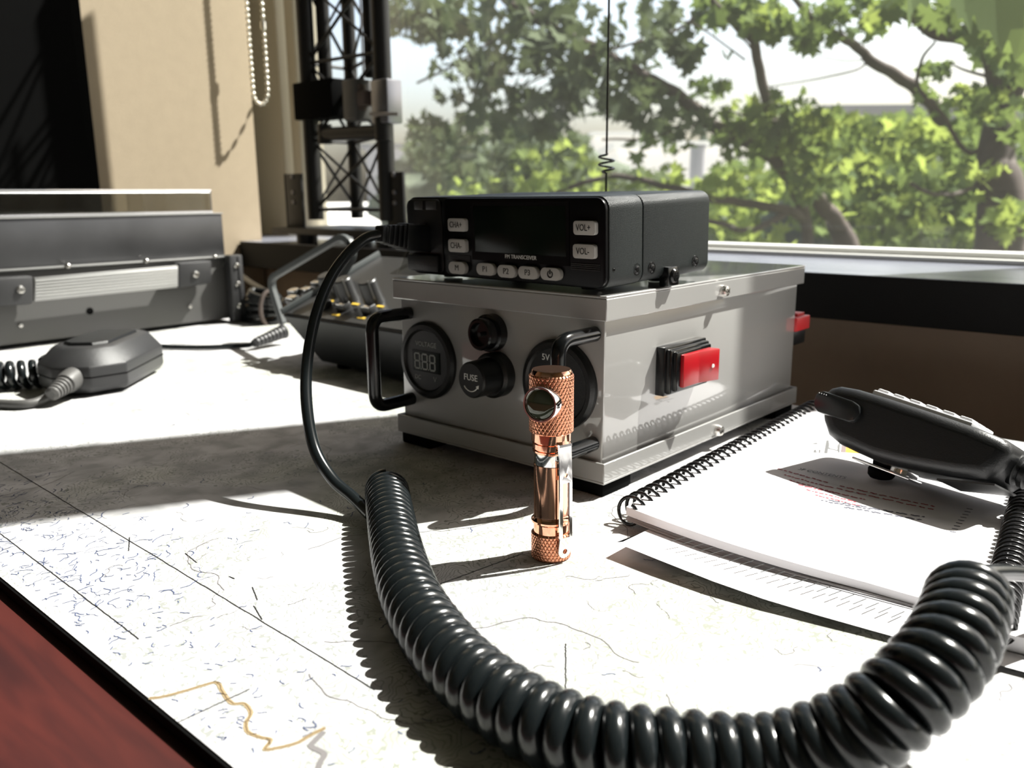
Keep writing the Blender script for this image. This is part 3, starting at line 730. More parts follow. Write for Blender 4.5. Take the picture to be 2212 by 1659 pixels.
def strip(z0, z1, r0, r1, holes=(), rnd=0, u0=-wdt, u1=wdt):
    out = [cp(u0, z1, r1), cp(u0, z0+(rnd and u1), r0)]
    if rnd: out += [cp(-cos(a)*u1, z0+u1-sin(a)*u1, r0) for a in [pi*i/10 for i in range(1, 10)]]
    out += [cp(u1, z0+(rnd and u1), r0), cp(u1, z1, r1)]
    hs = [[cp(cos(a)*rh, zc+sin(a)*rh, r0+(r1-r0)*(zc-z0)/(z1-z0)) for a in [2*pi*i/14 for i in range(14)]] for zc, rh in holes]
    return MB().plate(out, hs, cdv*.0007)
clp = strip(.0316, .0455, .0086, .0079, [(.0345, .0008)]); bm2 = strip(.0022, .0105, .0079, .0088, [(.0049, .0010)], 1); clp.merge(bm2.bm)
for u0, u1 in ((-wdt, -wdt+.0013), (wdt-.0013, wdt)):
    clp.merge(strip(.0105, .0316, .0088, .0086, (), 0, u0, u1).bm)
clp.box((-.0003, -wdt, -.0006), (.0045, wdt, .0004), fr_(cp(0, .0458, .0045), cdv, cr, V((0, 0, 1))))
build('pocket_clip', clp, M_['steel'], to, smooth=20)
#PART3
# ------------------------------------------------------------------ spiral notebook and the loose sheet under it
nb = thing('spiral_notebook', 'open white spiral notebook with black coil binding lying beside the grey box', 'notebook', (.09, .08, 0))
SL0, SL1 = V((.0262, -.0215, .0064)), V((.0155, .1925, .0062))
def nx(t): return .0262+(.0155-.0262)*t       # binding line
def zt_top(x): return .0045+.0050*max(0, min(1, (.152-x)/.126))**1.8
b = MB(); bm = b.bm; rows = []
NX, NY = 22, 10
XR_ = .150
for j in range(NY+1):
    t = j/NY; y = -.0215+(.1885+.0215)*t; x0 = nx(t)+.0006; row = []
    for i in range(NX+1):
        s = i/NX; x = x0+(XR_-x0)*s; yy = y
        if j == 0: yy = -.0215-.0022*sin(pi*min(1, s*1.3))+.0045*s
        row.append((bm.verts.new((x, yy, zt_top(x))), bm.verts.new((x, yy, zt_top(x)-.0028-.0008*(1-s)))))
    rows.append(row)
for A, B in zip(rows, rows[1:]):
    for i in range(NX):
        bm.faces.new((A[i][0], A[i+1][0], B[i+1][0], B[i][0])); bm.faces.new((A[i][1], B[i][1], B[i+1][1], A[i+1][1]))
for row, fl in ((rows[0], 1), (rows[-1], 0)):
    for i in range(NX):
        q = (row[i][0], row[i][1], row[i+1][1], row[i+1][0]); bm.faces.new(q if fl else q[::-1])
for A, B in zip(rows, rows[1:]):
    bm.faces.new((A[0][0], B[0][0], B[0][1], A[0][1])); bm.faces.new((A[-1][0], A[-1][1], B[-1][1], B[-1][0]))
bmesh.ops.recalc_face_normals(bm, faces=bm.faces[:])
build('page_block', b, M_['paper'], nb, smooth=40)
b = MB(); bm = b.bm                        # lower leaves, a little apart at the front
for k, (dz, y0, c0) in enumerate(((.0042, -.0222, 0), (.0050, -.0230, 0))):
    pr = None
    for i in range(NX+1):
        s = i/NX; x = .027+(.149-.027)*s; z = max(.0016-.0004*k, zt_top(x)-dz); q = (bm.verts.new((x, y0-.002*sin(pi*s)+.004*s, z)), bm.verts.new((x-.010, .187, z)))
        if pr: bm.faces.new((pr[0], q[0], q[1], pr[1]))
        pr = q
build('back_leaves', b, M_['paper'], nb, smooth=40)
hx = coil([SL0, SL0.lerp(SL1, .5), SL1], .0055, .0063, 24, .6, start=V((0, 0, 1)))
build('spiral_binding', MB().tube(hx, .00078, 8), M_['ring'], nb, smooth=80)
def ptp(x, y): p = on(x, y, 2, .008); return V((p.x, p.y, zt_top(p.x)+.0001))
b = MB()
def txline(x0, y0, x1, y1, n, w, bb, seed):
    r = random.Random(seed); t = 0
    while t < 1:
        L = r.uniform(.25, 1.0)*n
        a = ptp(x0+(x1-x0)*t, y0+(y1-y0)*t); c = ptp(x0+(x1-x0)*min(1, t+L), y0+(y1-y0)*min(1, t+L)); k = max(2, int((c-a).length/.0007)); P = []
        for i in range(k+1):
            q = a.lerp(c, i/k); q.y += r.uniform(-1, 1)*w*.45; P.append(q)
        bb.ribbon(P, w); t += L+n*.25
for i, (x0, y0, x1, y1) in enumerate(((1680, 1012, 1790, 1037), (1694, 1024, 1800, 1047), (1706, 1034, 1812, 1058), (1815, 1042, 2020, 1080), (1790, 1044, 2018, 1086), (1724, 1043, 1868, 1068), (1742, 1052, 1850, 1074), (1762, 1062, 1860, 1082))):
    txline(x0, y0, x1, y1, .11, .0011, b, i)
build('red_text_lines', b, M_['redink'], nb, smooth=0)
b = MB()
for i, (x0, y0, x1, y1) in enumerate(((1790, 1072, 1998, 1102), (1774, 1073, 1880, 1088), (1825, 1085, 1992, 1108))): txline(x0, y0, x1, y1, .13, .0012, b, 20+i)
P0 = ptp(1950, 1128); P1 = ptp(2096, 1085)
for i in range(9):
    q = ptp(2060+(2096-2060)*i/8, 1132-(1132-1084)*i/8); b.ribbon([q+V((-.0011, 0, 0)), q+V((.0011, .0004, 0))], .0008)
a = ptp(1692, 1004); c = ptp(1806, 1026); dx = (c-a).normalized()
b.text('TABLE OF CONTENTS', .0046, (a+c)/2+V((0, 0, .0001)), (dx.x, dx.y, 0), (-dx.y, dx.x, 0), .00003, xs=.74)
build('grey_text', b, M_['greyink'], nb, smooth=0)
b = MB()
def quad(bb, *pts): bb.bm.faces.new([bb.bm.verts.new(ptp(*p)) for p in pts])
quad(b, (1780, 978), (1785, 951), (1791, 951), (1788, 977)); quad(b, (1810, 975), (1812, 956), (1815, 956), (1814, 975)); quad(b, (1788, 968), (1789, 966), (1811, 970), (1811, 972))
for i in range(4):
    quad(b, (1790, 955+i*3), (1793, 957+i*3), (1790, 958+i*3)); quad(b, (1811, 958+i*3), (1808, 960+i*3), (1811, 962+i*3))
quad(b, (1757, 977), (1758, 972), (1762, 970), (1765, 977)); quad(b, (1752, 960), (1757, 958), (1764, 957), (1768, 959), (1764, 960), (1758, 960)); quad(b, (1768, 977), (1769, 970), (1773, 971), (1772, 977))
build('grey_emblem', b, mat('emblem_grey', (.12, .12, .12), .7), nb, smooth=0)
b = MB(); quad(b, (1816, 974), (1819, 956), (1829, 957), (1827, 974)); build('brown_patch', b, mat('brown_print', (.20, .15, .15), .7), nb, smooth=0)
b = MB(); quad(b, (1827, 974), (1829, 957), (1880, 962), (1880, 976)); build('orange_patch', b, M_['orange'], nb, smooth=0)

ls = thing('loose_sheet', 'white printed sheet sticking out from under the front of the spiral notebook', 'paper', (.09, -.03, 0))
b = MB(); bm = b.bm; pr = None
SH = [(.0365, -.0445, .0052), (.0395, -.0470, .0056), (.060, -.0490, .0052), (.082, -.0502, .0044), (.100, -.0492, .0034), (.1164, -.0471, .0027), (.132, -.0448, .0022), (.148, -.0425, .0018), (.19, -.037, .0014), (.21, -.034, .0012)]
for i, (x, y, z) in enumerate(SH):
    q = [bm.verts.new((x+(.004 if i == 0 else 0), y+.001*(i == 0), z)), bm.verts.new((min(x+.002, .21), -.0235 if x > .06 else -.026, min(z, zt_top(x)-.0056) if x < .15 else .0012)), bm.verts.new((x, .09, .0007))]
    q[1].co.z = max(.0009, q[1].co.z)
    if pr:
        for k in range(2): bm.faces.new((pr[k], q[k], q[k+1], pr[k+1]))
    pr = q
build('sheet', b, M_['paper'], ls, smooth=60)
b = MB()
for i in range(22):
    x = .056+i*.0040; z = .0062-(x-.05)*.042
    z = max(z, .0017); p = V((x+.0012, -.0262, z)); q = V((x-.0004, -.0345, z+.0006))
    b.ribbon([p, q], .0005)
build('table_rules', b, M_['ink'], ls, smooth=0)

# second coil-bound booklet at the right edge
nb2 = thing('spiral_booklet', 'second spiral-bound booklet at the right edge with the thin black coil', 'notebook', (.2, .05, 0))
A0, A1 = V((.1440, .110, .0072)), V((.1635, -.030, .0072))
hx = coil([A0, A0.lerp(A1, .5), A1], 0.0050, .0046, 24, .2, start=V((0, 0, 1)))
build('spiral_binding', MB().tube(hx, .00075, 8), M_['ring'], nb2, smooth=80)
dA = (A1-A0).normalized(); nA = V((-dA.y, dA.x, 0)); nA = nA if nA.x > 0 else -nA
b = MB().prism([A0+nA*.001+V((0, 0, -.0055)), A1+nA*.001+V((0, 0, -.0055)), A1+nA*.1+V((0, 0, -.0055)), A0+nA*.1+V((0, 0, -.0055))], (0, 0, .0050))
build('pages', b, M_['paper'], nb2)

# ------------------------------------------------------------------ speaker microphone on the notebook
sm = thing('speaker_microphone', 'black speaker microphone with white keypad lying across the spiral notebook', 'microphone', (.09, .09, .01))
A = pd(1772, 885, .392); B = pd(2128, 985, .335)
ex = (B-A).normalized(); _d = ray(1950, 930).normalized()+V((0, 0, -.10)); ey = (_d-ex*_d.dot(ex)).normalized()    # long side rolled towards the viewer
def mp_(x, y, off=0):
    d = ray(x, y); t = ((A+ey*off)-CAM).dot(ey)/d.dot(ey); return CAM+d*t
prof = [(1768, 862), (1776, 845), (1790, 834), (1810, 830), (1845, 836), (1900, 852), (2000, 884), (2100, 918), (2165, 945), (2190, 962), (2160, 1010), (2125, 1034), (2060, 1028), (1990, 1016), (1930, 1004), (1880, 990), (1840, 972), (1805, 955), (1782, 936), (1772, 905)]
b = MB().prism([mp_(x, y) for x, y in prof], ey*.037)
o_ = build('body', b, M_['black'], sm, smooth=60); m_ = o_.modifiers.new('bevel', 'BEVEL'); m_.width = .0055; m_.segments = 5; m_.limit_method = 'ANGLE'; m_.angle_limit = radians(50)
for p in o_.data.polygons: p.use_smooth = True
pp = [(1762, 868), (1768, 852), (1782, 846), (1846, 868), (1860, 878), (1862, 896), (1850, 912), (1838, 914), (1770, 892), (1762, 882)]
b = MB().prism([mp_(x, y)-ey*.0022 for x, y in pp], ey*.006, bev=.0009)
pb = build('talk_button', b, M_['rubber'], sm)
b = MB()
for i in range(4):
    b.sphere(mp_(1775+i*5, 852+i*1.6)-ey*.0024, .0004, 1)
build('grip_dots', b, M_['black'], pb)
k0, k1 = mp_(1884, 848, .006), mp_(2098, 920, .006); kd = (k1-k0).normalized(); kn = ey.cross(kd); kn = kn if kn.z > 0 else -kn
kp = build('keypad', MB().box((0, 0, -.003), ((k1-k0).length, .027, .0016), fr_(k0, kd, ey, kn), bev=.0006), M_['keypad'], sm)
KL = (k1-k0).length
for i in range(6):
    for j in range(3):
        build('key', MB().box((.0012+i*KL/6, .0012+j*.0086, .001), ((i+1)*KL/6-.0010, .0086+j*.0086, .0030), fr_(k0, kd, ey, kn), bev=.0006), M_['keypad'], kp)
# clip on the underside
c0 = mp_(1868, 985, .02); c1 = mp_(1990, 1030, .02); cdir = (c1-c0).normalized(); cn = ey.cross(cdir); cn = cn if cn.z > 0 else -cn
cl = build('belt_clip', MB().box((-.002, -.007, -.0035), (.026, .007, -.0022), fr_(c0, cdir, ey, cn), bev=.0005).box((.016, -.006, -.003), (.024, .006, .004), fr_(c0, cdir, ey, cn), bev=.001), M_['steel'], sm)
build('clip_button', MB().lathe([(0, -.0015), (.0050, -.0015), (.0058, -.0005), (.0058, .0025), (.004, .0035), (.004, .0110), (0, .0110)], V((mp_(1905, 1010, .018).x, mp_(1905, 1010, .018).y, .0090+.0006)), (0, 0, 1), 14), M_['matte'], sm)
lb = build('label', MB().box((0, .004, -.0006), (.022, .030, .0002), fr_(mp_(2015, 1032, 0), (mp_(2100, 1040)-mp_(2015, 1032)).normalized(), ey, ey.cross((mp_(2100, 1040)-mp_(2015, 1032)).normalized()))), M_['greyknob'], sm)
s0 = mp_(2128, 985, .018); s1 = mp_(2235, 1032, .018); sd = (s1-s0).normalized()
prof = [(0, -.004), (.0074, -.004), (.0076, .001)]
for i in range(7):
    r = .0074-.0004*i; h = .003+i*.0042; prof += [(r-.0011, h), (r, h+.0008), (r, h+.0028), (r-.0011, h+.0034)]
prof += [(.0026, .034), (0, .034)]
build('strain_relief', MB().lathe(prof, s0, sd, 28), M_['black'], sm)
cp_ = [s0+sd*.03, s0+sd*.045, s0+sd*.06+V((0, 0, -.008)), V((.21, .03, .022)), V((.235, 0, .016)), V((.26, -.02, .0125))]
build('cable', MB().tube(catmull(cp_, 8), .0025, 12), M_['cord'], sm)

# ------------------------------------------------------------------ equipment at the left
XA = -.64
def al(x, y, X=XA): return on(x, y, 0, X)
YE = .190
ac = thing('equipment_case', 'charcoal metal equipment case with ribbed silver strap handle at far left', 'case', (-.75, .05, 0))
b = MB().box((-.86, -.24, .004), (XA, YE, .0715), bev=.0015)
build('body', b, M_['amp'], ac)
build('top_flange', MB().box((-.86, -.24, .0705), (XA+.004, YE+.001, .0725), bev=.0005), M_['tape'], ac)
for x in (-.83, -.67):
    for y in (-.18, .15): build('rubber_foot', MB().cyl((x, y, 0), (x, y, .0045), .009), M_['matte'], ac)
a = al(488, 552, -.64); 
ear = build('corner_bracket', MB().box((XA-.05, YE+.002, .003), (XA+.016, YE+.005, .0725), bev=.0006).box((XA+.004, YE-.006, .001), (XA+.016, YE+.010, .0735), bev=.002), M_['mic'], ac)
b = MB()
for z in (.062, .042, .018): screw_head(b, (XA+.016, YE+.002, z), (1, 0, 0), .003, .0018)
build('bolt', b, M_['screw'], ear)
XH = XA+.018
def ah(x, y): return on(x, y, 0, XH)
def hp(x0, y0, x1, y1, x2, y2, x3, y3, th, m, name, bev=.001, par=ac):
    P = [ah(x0, y0), ah(x1, y1), ah(x2, y2), ah(x3, y3)]
    return build(name, MB().prism(P, (-th, 0, 0), bev=bev), m, par)
st_ = hp(74, 600, 385, 573, 385, 621, 74, 652, .004, M_['tape'], 'strap_handle')
b = MB()
for i in range(1, 8):
    f = i/8; a = ah(76, 600+52*f); c = ah(384, 573+48*f); b.cyl(a+V((.0002, 0, 0)), c+V((.0002, 0, 0)), .0007, 6)
build('ribs', b, M_['tape'], st_)
for q in ((-40, 602, 72, 596, 72, 657, -40, 667), (386, 568, 458, 563, 458, 612, 386, 623)):
    e = hp(*q, .014, M_['mic'], 'handle_end', .002)
    cxp = (q[0]+q[2])/2 if q[0] > 0 else 44; p = ah(cxp if q[0] > 0 else 44, 626 if q[0] < 0 else 593)
    b = MB(); screw_head(b, (XH, p.y, p.z), (1, 0, 0), .0038, .0028); build('screw', b, M_['screw'], e)
for x, y, r in ((143, 578, .0028), (312, 567, .0028), (460, 555, .0022)):
    p = al(x, y); b = MB(); b.sphere((XA+.0045, p.y, .0722), r, 2); build('screw', b, M_['screw'], ac)
for x, y, r in ((44, 703, .0022), (410, 662, .0024)):
    p = al(x, y); b = MB(); screw_head(b, (XA, p.y, p.z), (1, 0, 0), r, .002); build('screw', b, M_['screw'], ac)
p = al(194, 672); build('hole', MB().lathe([(.0034, 0), (.0034, .0003), (.0026, .0002), (0, .0001)], (XA, p.y, p.z), (1, 0, 0)), M_['matte'], ac)

sl = thing('steel_enclosure', 'dull grey metal enclosure resting on the charcoal case', 'case', (-.75, .05, .0726))
build('body', MB().box((-.855, -.235, .0727), (XA-.001, YE-.001, .1165), bev=.0008), M_['slab'], sl)
build('lid_edge', MB().box((-.856, -.236, .1166), (XA, YE, .1178), bev=.0003), M_['tape'], sl)
cb = thing('clear_box', 'clear plastic cover box on top of the grey metal enclosure', 'box', (-.75, .05, .118))
z0, z1 = .1179, .1400; y1 = al(456, 440, XA-.004).y
b = MB()
x0_, x1_, ya, yb, t_ = -.84, XA-.004, -.22, y1, .002
b.box((x1_-t_, ya, z0), (x1_, yb, z1)).box((x0_, ya, z0), (x0_+t_, yb, z1)).box((x0_+t_, yb-t_, z0), (x1_-t_, yb, z1)).box((x0_+t_, ya, z0), (x1_-t_, ya+t_, z1)).box((x0_, ya, z1), (x1_, yb, z1+.002))
build('shell', b, M_['acrylic'], cb, bevel=.0004)
b = MB().cyl((x1_+.0008, ya, z1+.0006), (x1_+.0008, yb, z1+.0006), .0018, 10).cyl((x1_+.001, ya, z0+.0012), (x1_+.001, yb, z0+.0012), .0011, 8).cyl((x1_, yb, z0+.001), (x1_, yb, z1), .0007, 8)
build('polished_edge', b, mat('polished_edge', (.8, .8, .83), .12, metal=.85), cb)
pn = thing('display_panel', 'tall flat black panel standing in front of the beige wall', 'panel', (-.89, 0, 0))
ye = on(196, 210, 0, -.875).y
build('frame', MB().box((-.893, -.6, .0005), (-.875, ye, .95), bev=.002), M_['matte'], pn)
build('screen', MB().box((-.8752, -.58, .03), (-.8742, ye-.012, .93)), M_['matte'], pn)

# left hand microphone
B_ = V((-.3705, -.0530, 0)); u = V((-.70, .714, 0)).normalized(); v = V((-.714, -.70, 0)).normalized()
MH = Matrix((u, v, V((0, 0, 1)))).transposed().to_4x4(); MH.translation = B_
hm = thing('hand_microphone', 'dark grey hand microphone lying on the map near the equipment case', 'microphone', M=MH)
def oct_(L0, L1, w0, w1, c, z): return [V(p) for p in ((L0+c, w0, z), (L1-c*.6, w0, z), (L1, w0+c*.6, z), (L1, w1-c*.6, z), (L1-c*.6, w1, z), (L0+c, w1, z), (L0, w1-c, z), (L0, w0+c, z))]
def loft(levels):
    b = MB(); R = [[b.bm.verts.new(p) for p in l] for l in levels]; n = len(levels[0])
    for A, B2 in zip(R, R[1:]):
        for i in range(n): b.bm.faces.new((A[i], A[(i+1) % n], B2[(i+1) % n], B2[i]))
    b.bm.faces.new(R[0][::-1]); b.bm.faces.new(R[-1]); bmesh.ops.recalc_face_normals(b.bm, faces=b.bm.faces[:]); return b
build('body', loft([oct_(.003, .097, .003, .059, .017, .0025), oct_(0, .10, 0, .062, .018, .007), oct_(0, .10, 0, .062, .018, .021), oct_(.010, .096, .009, .053, .014, .0315), oct_(.012, .094, .011, .051, .013, .033)]), M_['mic'], hm, world=False, bevel=.0012, smooth=50)
build('grille', loft([oct_(.020, .086, .015, .047, .008, .0328), oct_(.021, .085, .016, .046, .008, .0352)]), M_['black'], hm, world=False, bevel=.0006)
build('foot_pad', MB().box((.02, .02, 0), (.05, .045, .003)), M_['matte'], hm, world=False)
build('seam_line', MB().prism(oct_(-.0002, .1002, -.0002, .0622, .018, .0135), (0, 0, .0007)), M_['matte'], hm, world=False)
sp0 = V((-.001, .030, .0135))
prof = [(0, -.004), (.0076, -.004), (.0076, .005), (.0068, .0085)]
for i in range(5): r = .0062-.0004*i; h = .0095+i*.0030; prof += [(r-.0012, h), (r-.0012, h+.0008), (r, h+.0010), (r, h+.0030)]
prof += [(.0028, .026), (0, .026)]
dn = V((-1, .10, -.20)).normalized()
build('strain_relief', MB().lathe(prof, sp0, dn, 24), M_['amp'], hm, world=False)
e0 = MH @ (sp0+dn*.024)
cw = [e0, zt(120, 868)+V((0, 0, .006)), zt(80, 880)+V((0, 0, .0035)), zt(30, 884)+V((0, 0, .0032)), zt(-60, 876)+V((0, 0, .003)), zt(-200, 860)+V((0, 0, .003))]
build('cable', MB().tube(catmull(cw, 8), .0030, 12), M_['amp'], hm)
lc_ = thing('left_coil_cord', 'black coiled cord end lying on the map at the left edge of the picture', 'cord', (-.5, -.1, 0)); lc_.name = 'coiled_cord'
ROOTM[lc_.name] = Matrix.Translation((-.5, -.1, 0))
p0 = on(96, 806, 2, .0105); p1 = on(-10, 812, 2, .0105); p2 = on(-150, 815, 2, .0105)
hx = coil([p0, p1, p2], .0080, .0072, 22, 0, start=V((0, 0, 1)))
build('coil', MB().tube(hx, .0027, 12), M_['cord'], lc_, smooth=80)
P = catmull([hx[0], hx[0]+(hx[0]-hx[3]), zt(108, 790)+V((0, 0, .008)), zt(113, 786)+V((0, 0, .004))], 8)
build('lead', MB().tube(P, .0025, 10), M_['cord'], lc_)

# ------------------------------------------------------------------ desktop control unit behind the box
cu = thing('control_unit', 'black desktop radio controller with sloping panel of knobs behind the grey box', 'controller', (-.28, .14, 0))
x0, x1 = -.386, -.185
zf, sl_ = .0400, .40
def cz(y): return zf+sl_*(y-.09)
vs = [(-.352, .102, .004), (-.215, .102, .004), (-.215, .175, .004), (-.352, .175, .004), (x0, .090, zf), (x1, .090, zf), (x1, .195, cz(.195)), (x0, .195, cz(.195))]
b = MB(); q = b.verts(vs)
for f in ((0, 3, 2, 1), (4, 5, 6, 7), (0, 1, 5, 4), (1, 2, 6, 5), (2, 3, 7, 6), (3, 0, 4, 7)): b.bm.faces.new([q[i] for i in f])
build('housing', b, M_['black'], cu, bevel=.0012)
for x in (-.335, -.232):
    for y in (.112, .165): build('foot', MB().cyl((x, y, 0), (x, y, .005), .006), M_['matte'], cu)
npl = V((0, -sl_, 1)).normalized(); P00 = V((0, .09, zf))
def onp(x, y, h=0): d = ray(x, y); return CAM+d*((P00+npl*h-CAM).dot(npl)/d.dot(npl))
upn = V((0, 1, sl_)).normalized(); FPN = lambda o_: fr_(o_, V((1, 0, 0)), upn, npl)
build('panel_face', MB().box((x0+.003, .003, 0), (x1-.003, .110, .001), FPN(P00)), M_['greyknob'], cu)
build('side_rail', MB().box((x0, .0, .0005), (x0+.0025, .112, .0055), FPN(P00), bev=.0006), M_['bar'], cu)
for x, y in ((722, 642), (757, 652), (811, 657)):
    p = onp(x, y); b = MB().lathe([(.0085, .0008), (.0078, .004), (.0072, .0195), (.0064, .0205), (0, .0205)], p, npl, 28)
    kb = build('knob', b, M_['greyknob'], cu)
    build('pointer', MB().box((.0050, -.0007, .002), (.0078, .0007, .0203), fr_(p, V((.85, -.5, 0)).normalized(), npl.cross(V((.85, -.5, 0)).normalized()), npl)), M_['tape'], kb)
for x, y in ((636, 656), (667, 637), (704, 664), (745, 670), (800, 676), (690, 622), (640, 640)):
    p = onp(x, y); kb = build('push_button', MB().box((-.0058, -.0042, .0005), (.0058, .0042, .0060), FPN(p), bev=.0014), M_['greyknob'], cu)
    build('button_cap', MB().box((-.0050, -.0034, .0055), (.0050, .0034, .0068), FPN(p), bev=.0005), M_['steel'], kb)
for x, y in ((625, 669), (714, 653), (769, 660), (822, 665), (727, 683), (782, 690), (676, 632), (648, 648)):
    p = onp(x, y); build('label_strip', MB().box((-.0040, -.0012, .0009), (.0040, .0012, .0016), FPN(p)), M_['yellow'], cu)
cv0 = onp(800, 612); 
b = MB().prism([V((-.330, .165, cz(.165)+.001)), V((-.330, .193, cz(.193)+.001)), V((-.330, .193, cz(.193)+.016)), V((-.330, .180, cz(.165)+.024))], (.075, 0, 0))
build('clear_cover', b, M_['acrylic'], cu, bevel=.0006)
build('rear_strip', MB().box((-.330, .193, cz(.193)+.004), (x1, .2, cz(.193)+.009), bev=.0005), M_['tape'], cu)
P = filleted([on(x, y, 1, .15) for x, y in ((612, 700), (582, 603), (746, 506), (768, 545), (728, 612))], .012, 6)
b = MB(); nP = len(P)
def barsweep(P, w, t):
    b = MB(); R = []
    for i, p in enumerate(P):
        d = (P[min(i+1, len(P)-1)]-P[max(i-1, 0)]).normalized(); n = d.cross(V((0, 1, 0))).normalized()
        R.append([b.bm.verts.new(p+n*a*w/2+V((0, c*t/2, 0))) for a, c in ((-1, -1), (1, -1), (1, 1), (-1, 1))])
    for A, B2 in zip(R, R[1:]):
        for i in range(4): b.bm.faces.new((A[i], A[(i+1) % 4], B2[(i+1) % 4], B2[i]))
    b.bm.faces.new(R[0]); b.bm.faces.new(R[-1][::-1]); bmesh.ops.recalc_face_normals(b.bm, faces=b.bm.faces[:]); return b
build('bail_handle', barsweep(P, .0058, .006), M_['bar'], cu, bevel=.001)

# cable with a ridged strain relief, and cable bundle by the case
kc = thing('ridged_cable', 'thin black cable with a ridged strain relief lying behind the hand microphone', 'cable', (-.48, .1, 0))
a = on(548, 742, 2, .006); c = on(612, 716, 2, .012)
dd = (c-a).normalized(); prof = [(0, 0), (.0035, 0)]
for i in range(8): r = .0042+.0003*i; h = .001+i*.0065*(c-a).length/.055; prof += [(r-.0013, h), (r, h+.0015), (r, h+.004)]
prof += [(.007, (c-a).length), (0, (c-a).length)]
build('strain_relief', MB().lathe(prof, a, dd, 18), M_['mic'], kc)
P = catmull([a+dd*.004, on(535, 746, 2, .0040), on(500, 748, 2, .0026), on(450, 750, 2, .0026), on(400, 750, 2, .0026), on(340, 748, 2, .0026)], 8)
build('cable', MB().tube(P, .0021, 10), M_['cord'], kc)
bu = thing('cable_bundle', 'coiled bundle of thick black cable beside the equipment case corner', 'cable', (-.60, .21, 0))
b = MB()
for k in range(6):
    r = .030-.0015*k; cpt = V((-.612+.002*k, .212, 0)); z = .0045+k*.0052
    b.tube([cpt+V((cos(2*pi*i/40)*r, sin(2*pi*i/40)*r*.42-.002, z+.0035*sin(2*pi*i/40+k))) for i in range(40)]+[cpt+V((r, -.002, z))], .0034, 10)
build('loops', b, M_['rubber'], bu, smooth=80)
build('tie', MB().tube([V((-.585, .205+.012*cos(a), .017+.019*sin(a))) for a in [2*pi*i/20 for i in range(21)]], .0022, 8), M_['bark'], bu)
b = MB().tube(catmull([on(515, 590, 1, .30), on(545, 612, 1, .27), on(580, 632, 1, .25), V((-.59, .228, .022))], 8), .0032, 10)
build('cable', b, M_['rubber'], bu)

# ------------------------------------------------------------------ outside
GZ = -4.2
g_ = MB().box((-160, 3.0, GZ-.5), (120, 160, GZ)); gg = struct('ground', g_, M_['grass'])
LEAF = [(0, 0), (.16, -.10), (.42, -.22), (.30, .02), (.50, .22), (.24, .26), (.30, .52), (.12, .46), (0, .80)]
LEAF = LEAF+[(-x, y) for x, y in LEAF[1:-1]][::-1]
def leaves(blobs, bb, seed, sc=1.0):
    r = random.Random(seed); bm = bb.bm
    for (x, y, rx, ry, d, dd, n, s) in blobs:
        for _ in range(int(n*1.25)):
            while True:
                a, c = r.uniform(-1, 1), r.uniform(-1, 1)
                if a*a+c*c < 1: break
            p = pd(x+a*rx, y+c*ry, d+r.uniform(-dd, dd))
            q = Matrix.Rotation(r.uniform(0, 6.28), 3, 'Z') @ Matrix.Rotation(r.gauss(0, .7), 3, 'X') @ Matrix.Rotation(r.gauss(0, .7), 3, 'Y')
            face = Matrix.Rotation(radians(90), 3, 'X') @ Matrix.Rotation(r.gauss(0, .6), 3, 'Y') if r.random() < .6 else Matrix.Rotation(r.uniform(0, 1.2), 3, 'X')
            k = s*r.uniform(.5, 1.05); fold = r.uniform(-.25, .35)
            cv = bm.verts.new(p+face @ (q @ V((0, .2*k, 0))))
            vs = [bm.verts.new(p+face @ (q @ V((px_*k, py_*k, fold*abs(px_)*k)))) for px_, py_ in LEAF]
            m = len(vs)
            for i in range(m): bm.faces.new((cv, vs[i], vs[(i+1) % m]))
def limb(bb, pts, r0, r1, wob=1.0, n=8):
    P = catmull([pd(*p) for p in pts], 8); rr = random.Random(len(pts)+int(pts[0][0]))
    ph = rr.uniform(0, 6)
    k = len(P); P = [p+V((noise.noise(p*9+V((ph, 0, 0))), 0, noise.noise(p*9+V((0, ph, 0)))))*r0*.5*wob for p in P]
    bb.tube(P, lambda t: r0+(r1-r0)*t, n)
def leafobj(name, bb, m, par): return build(name, bb, m, par, smooth=0)

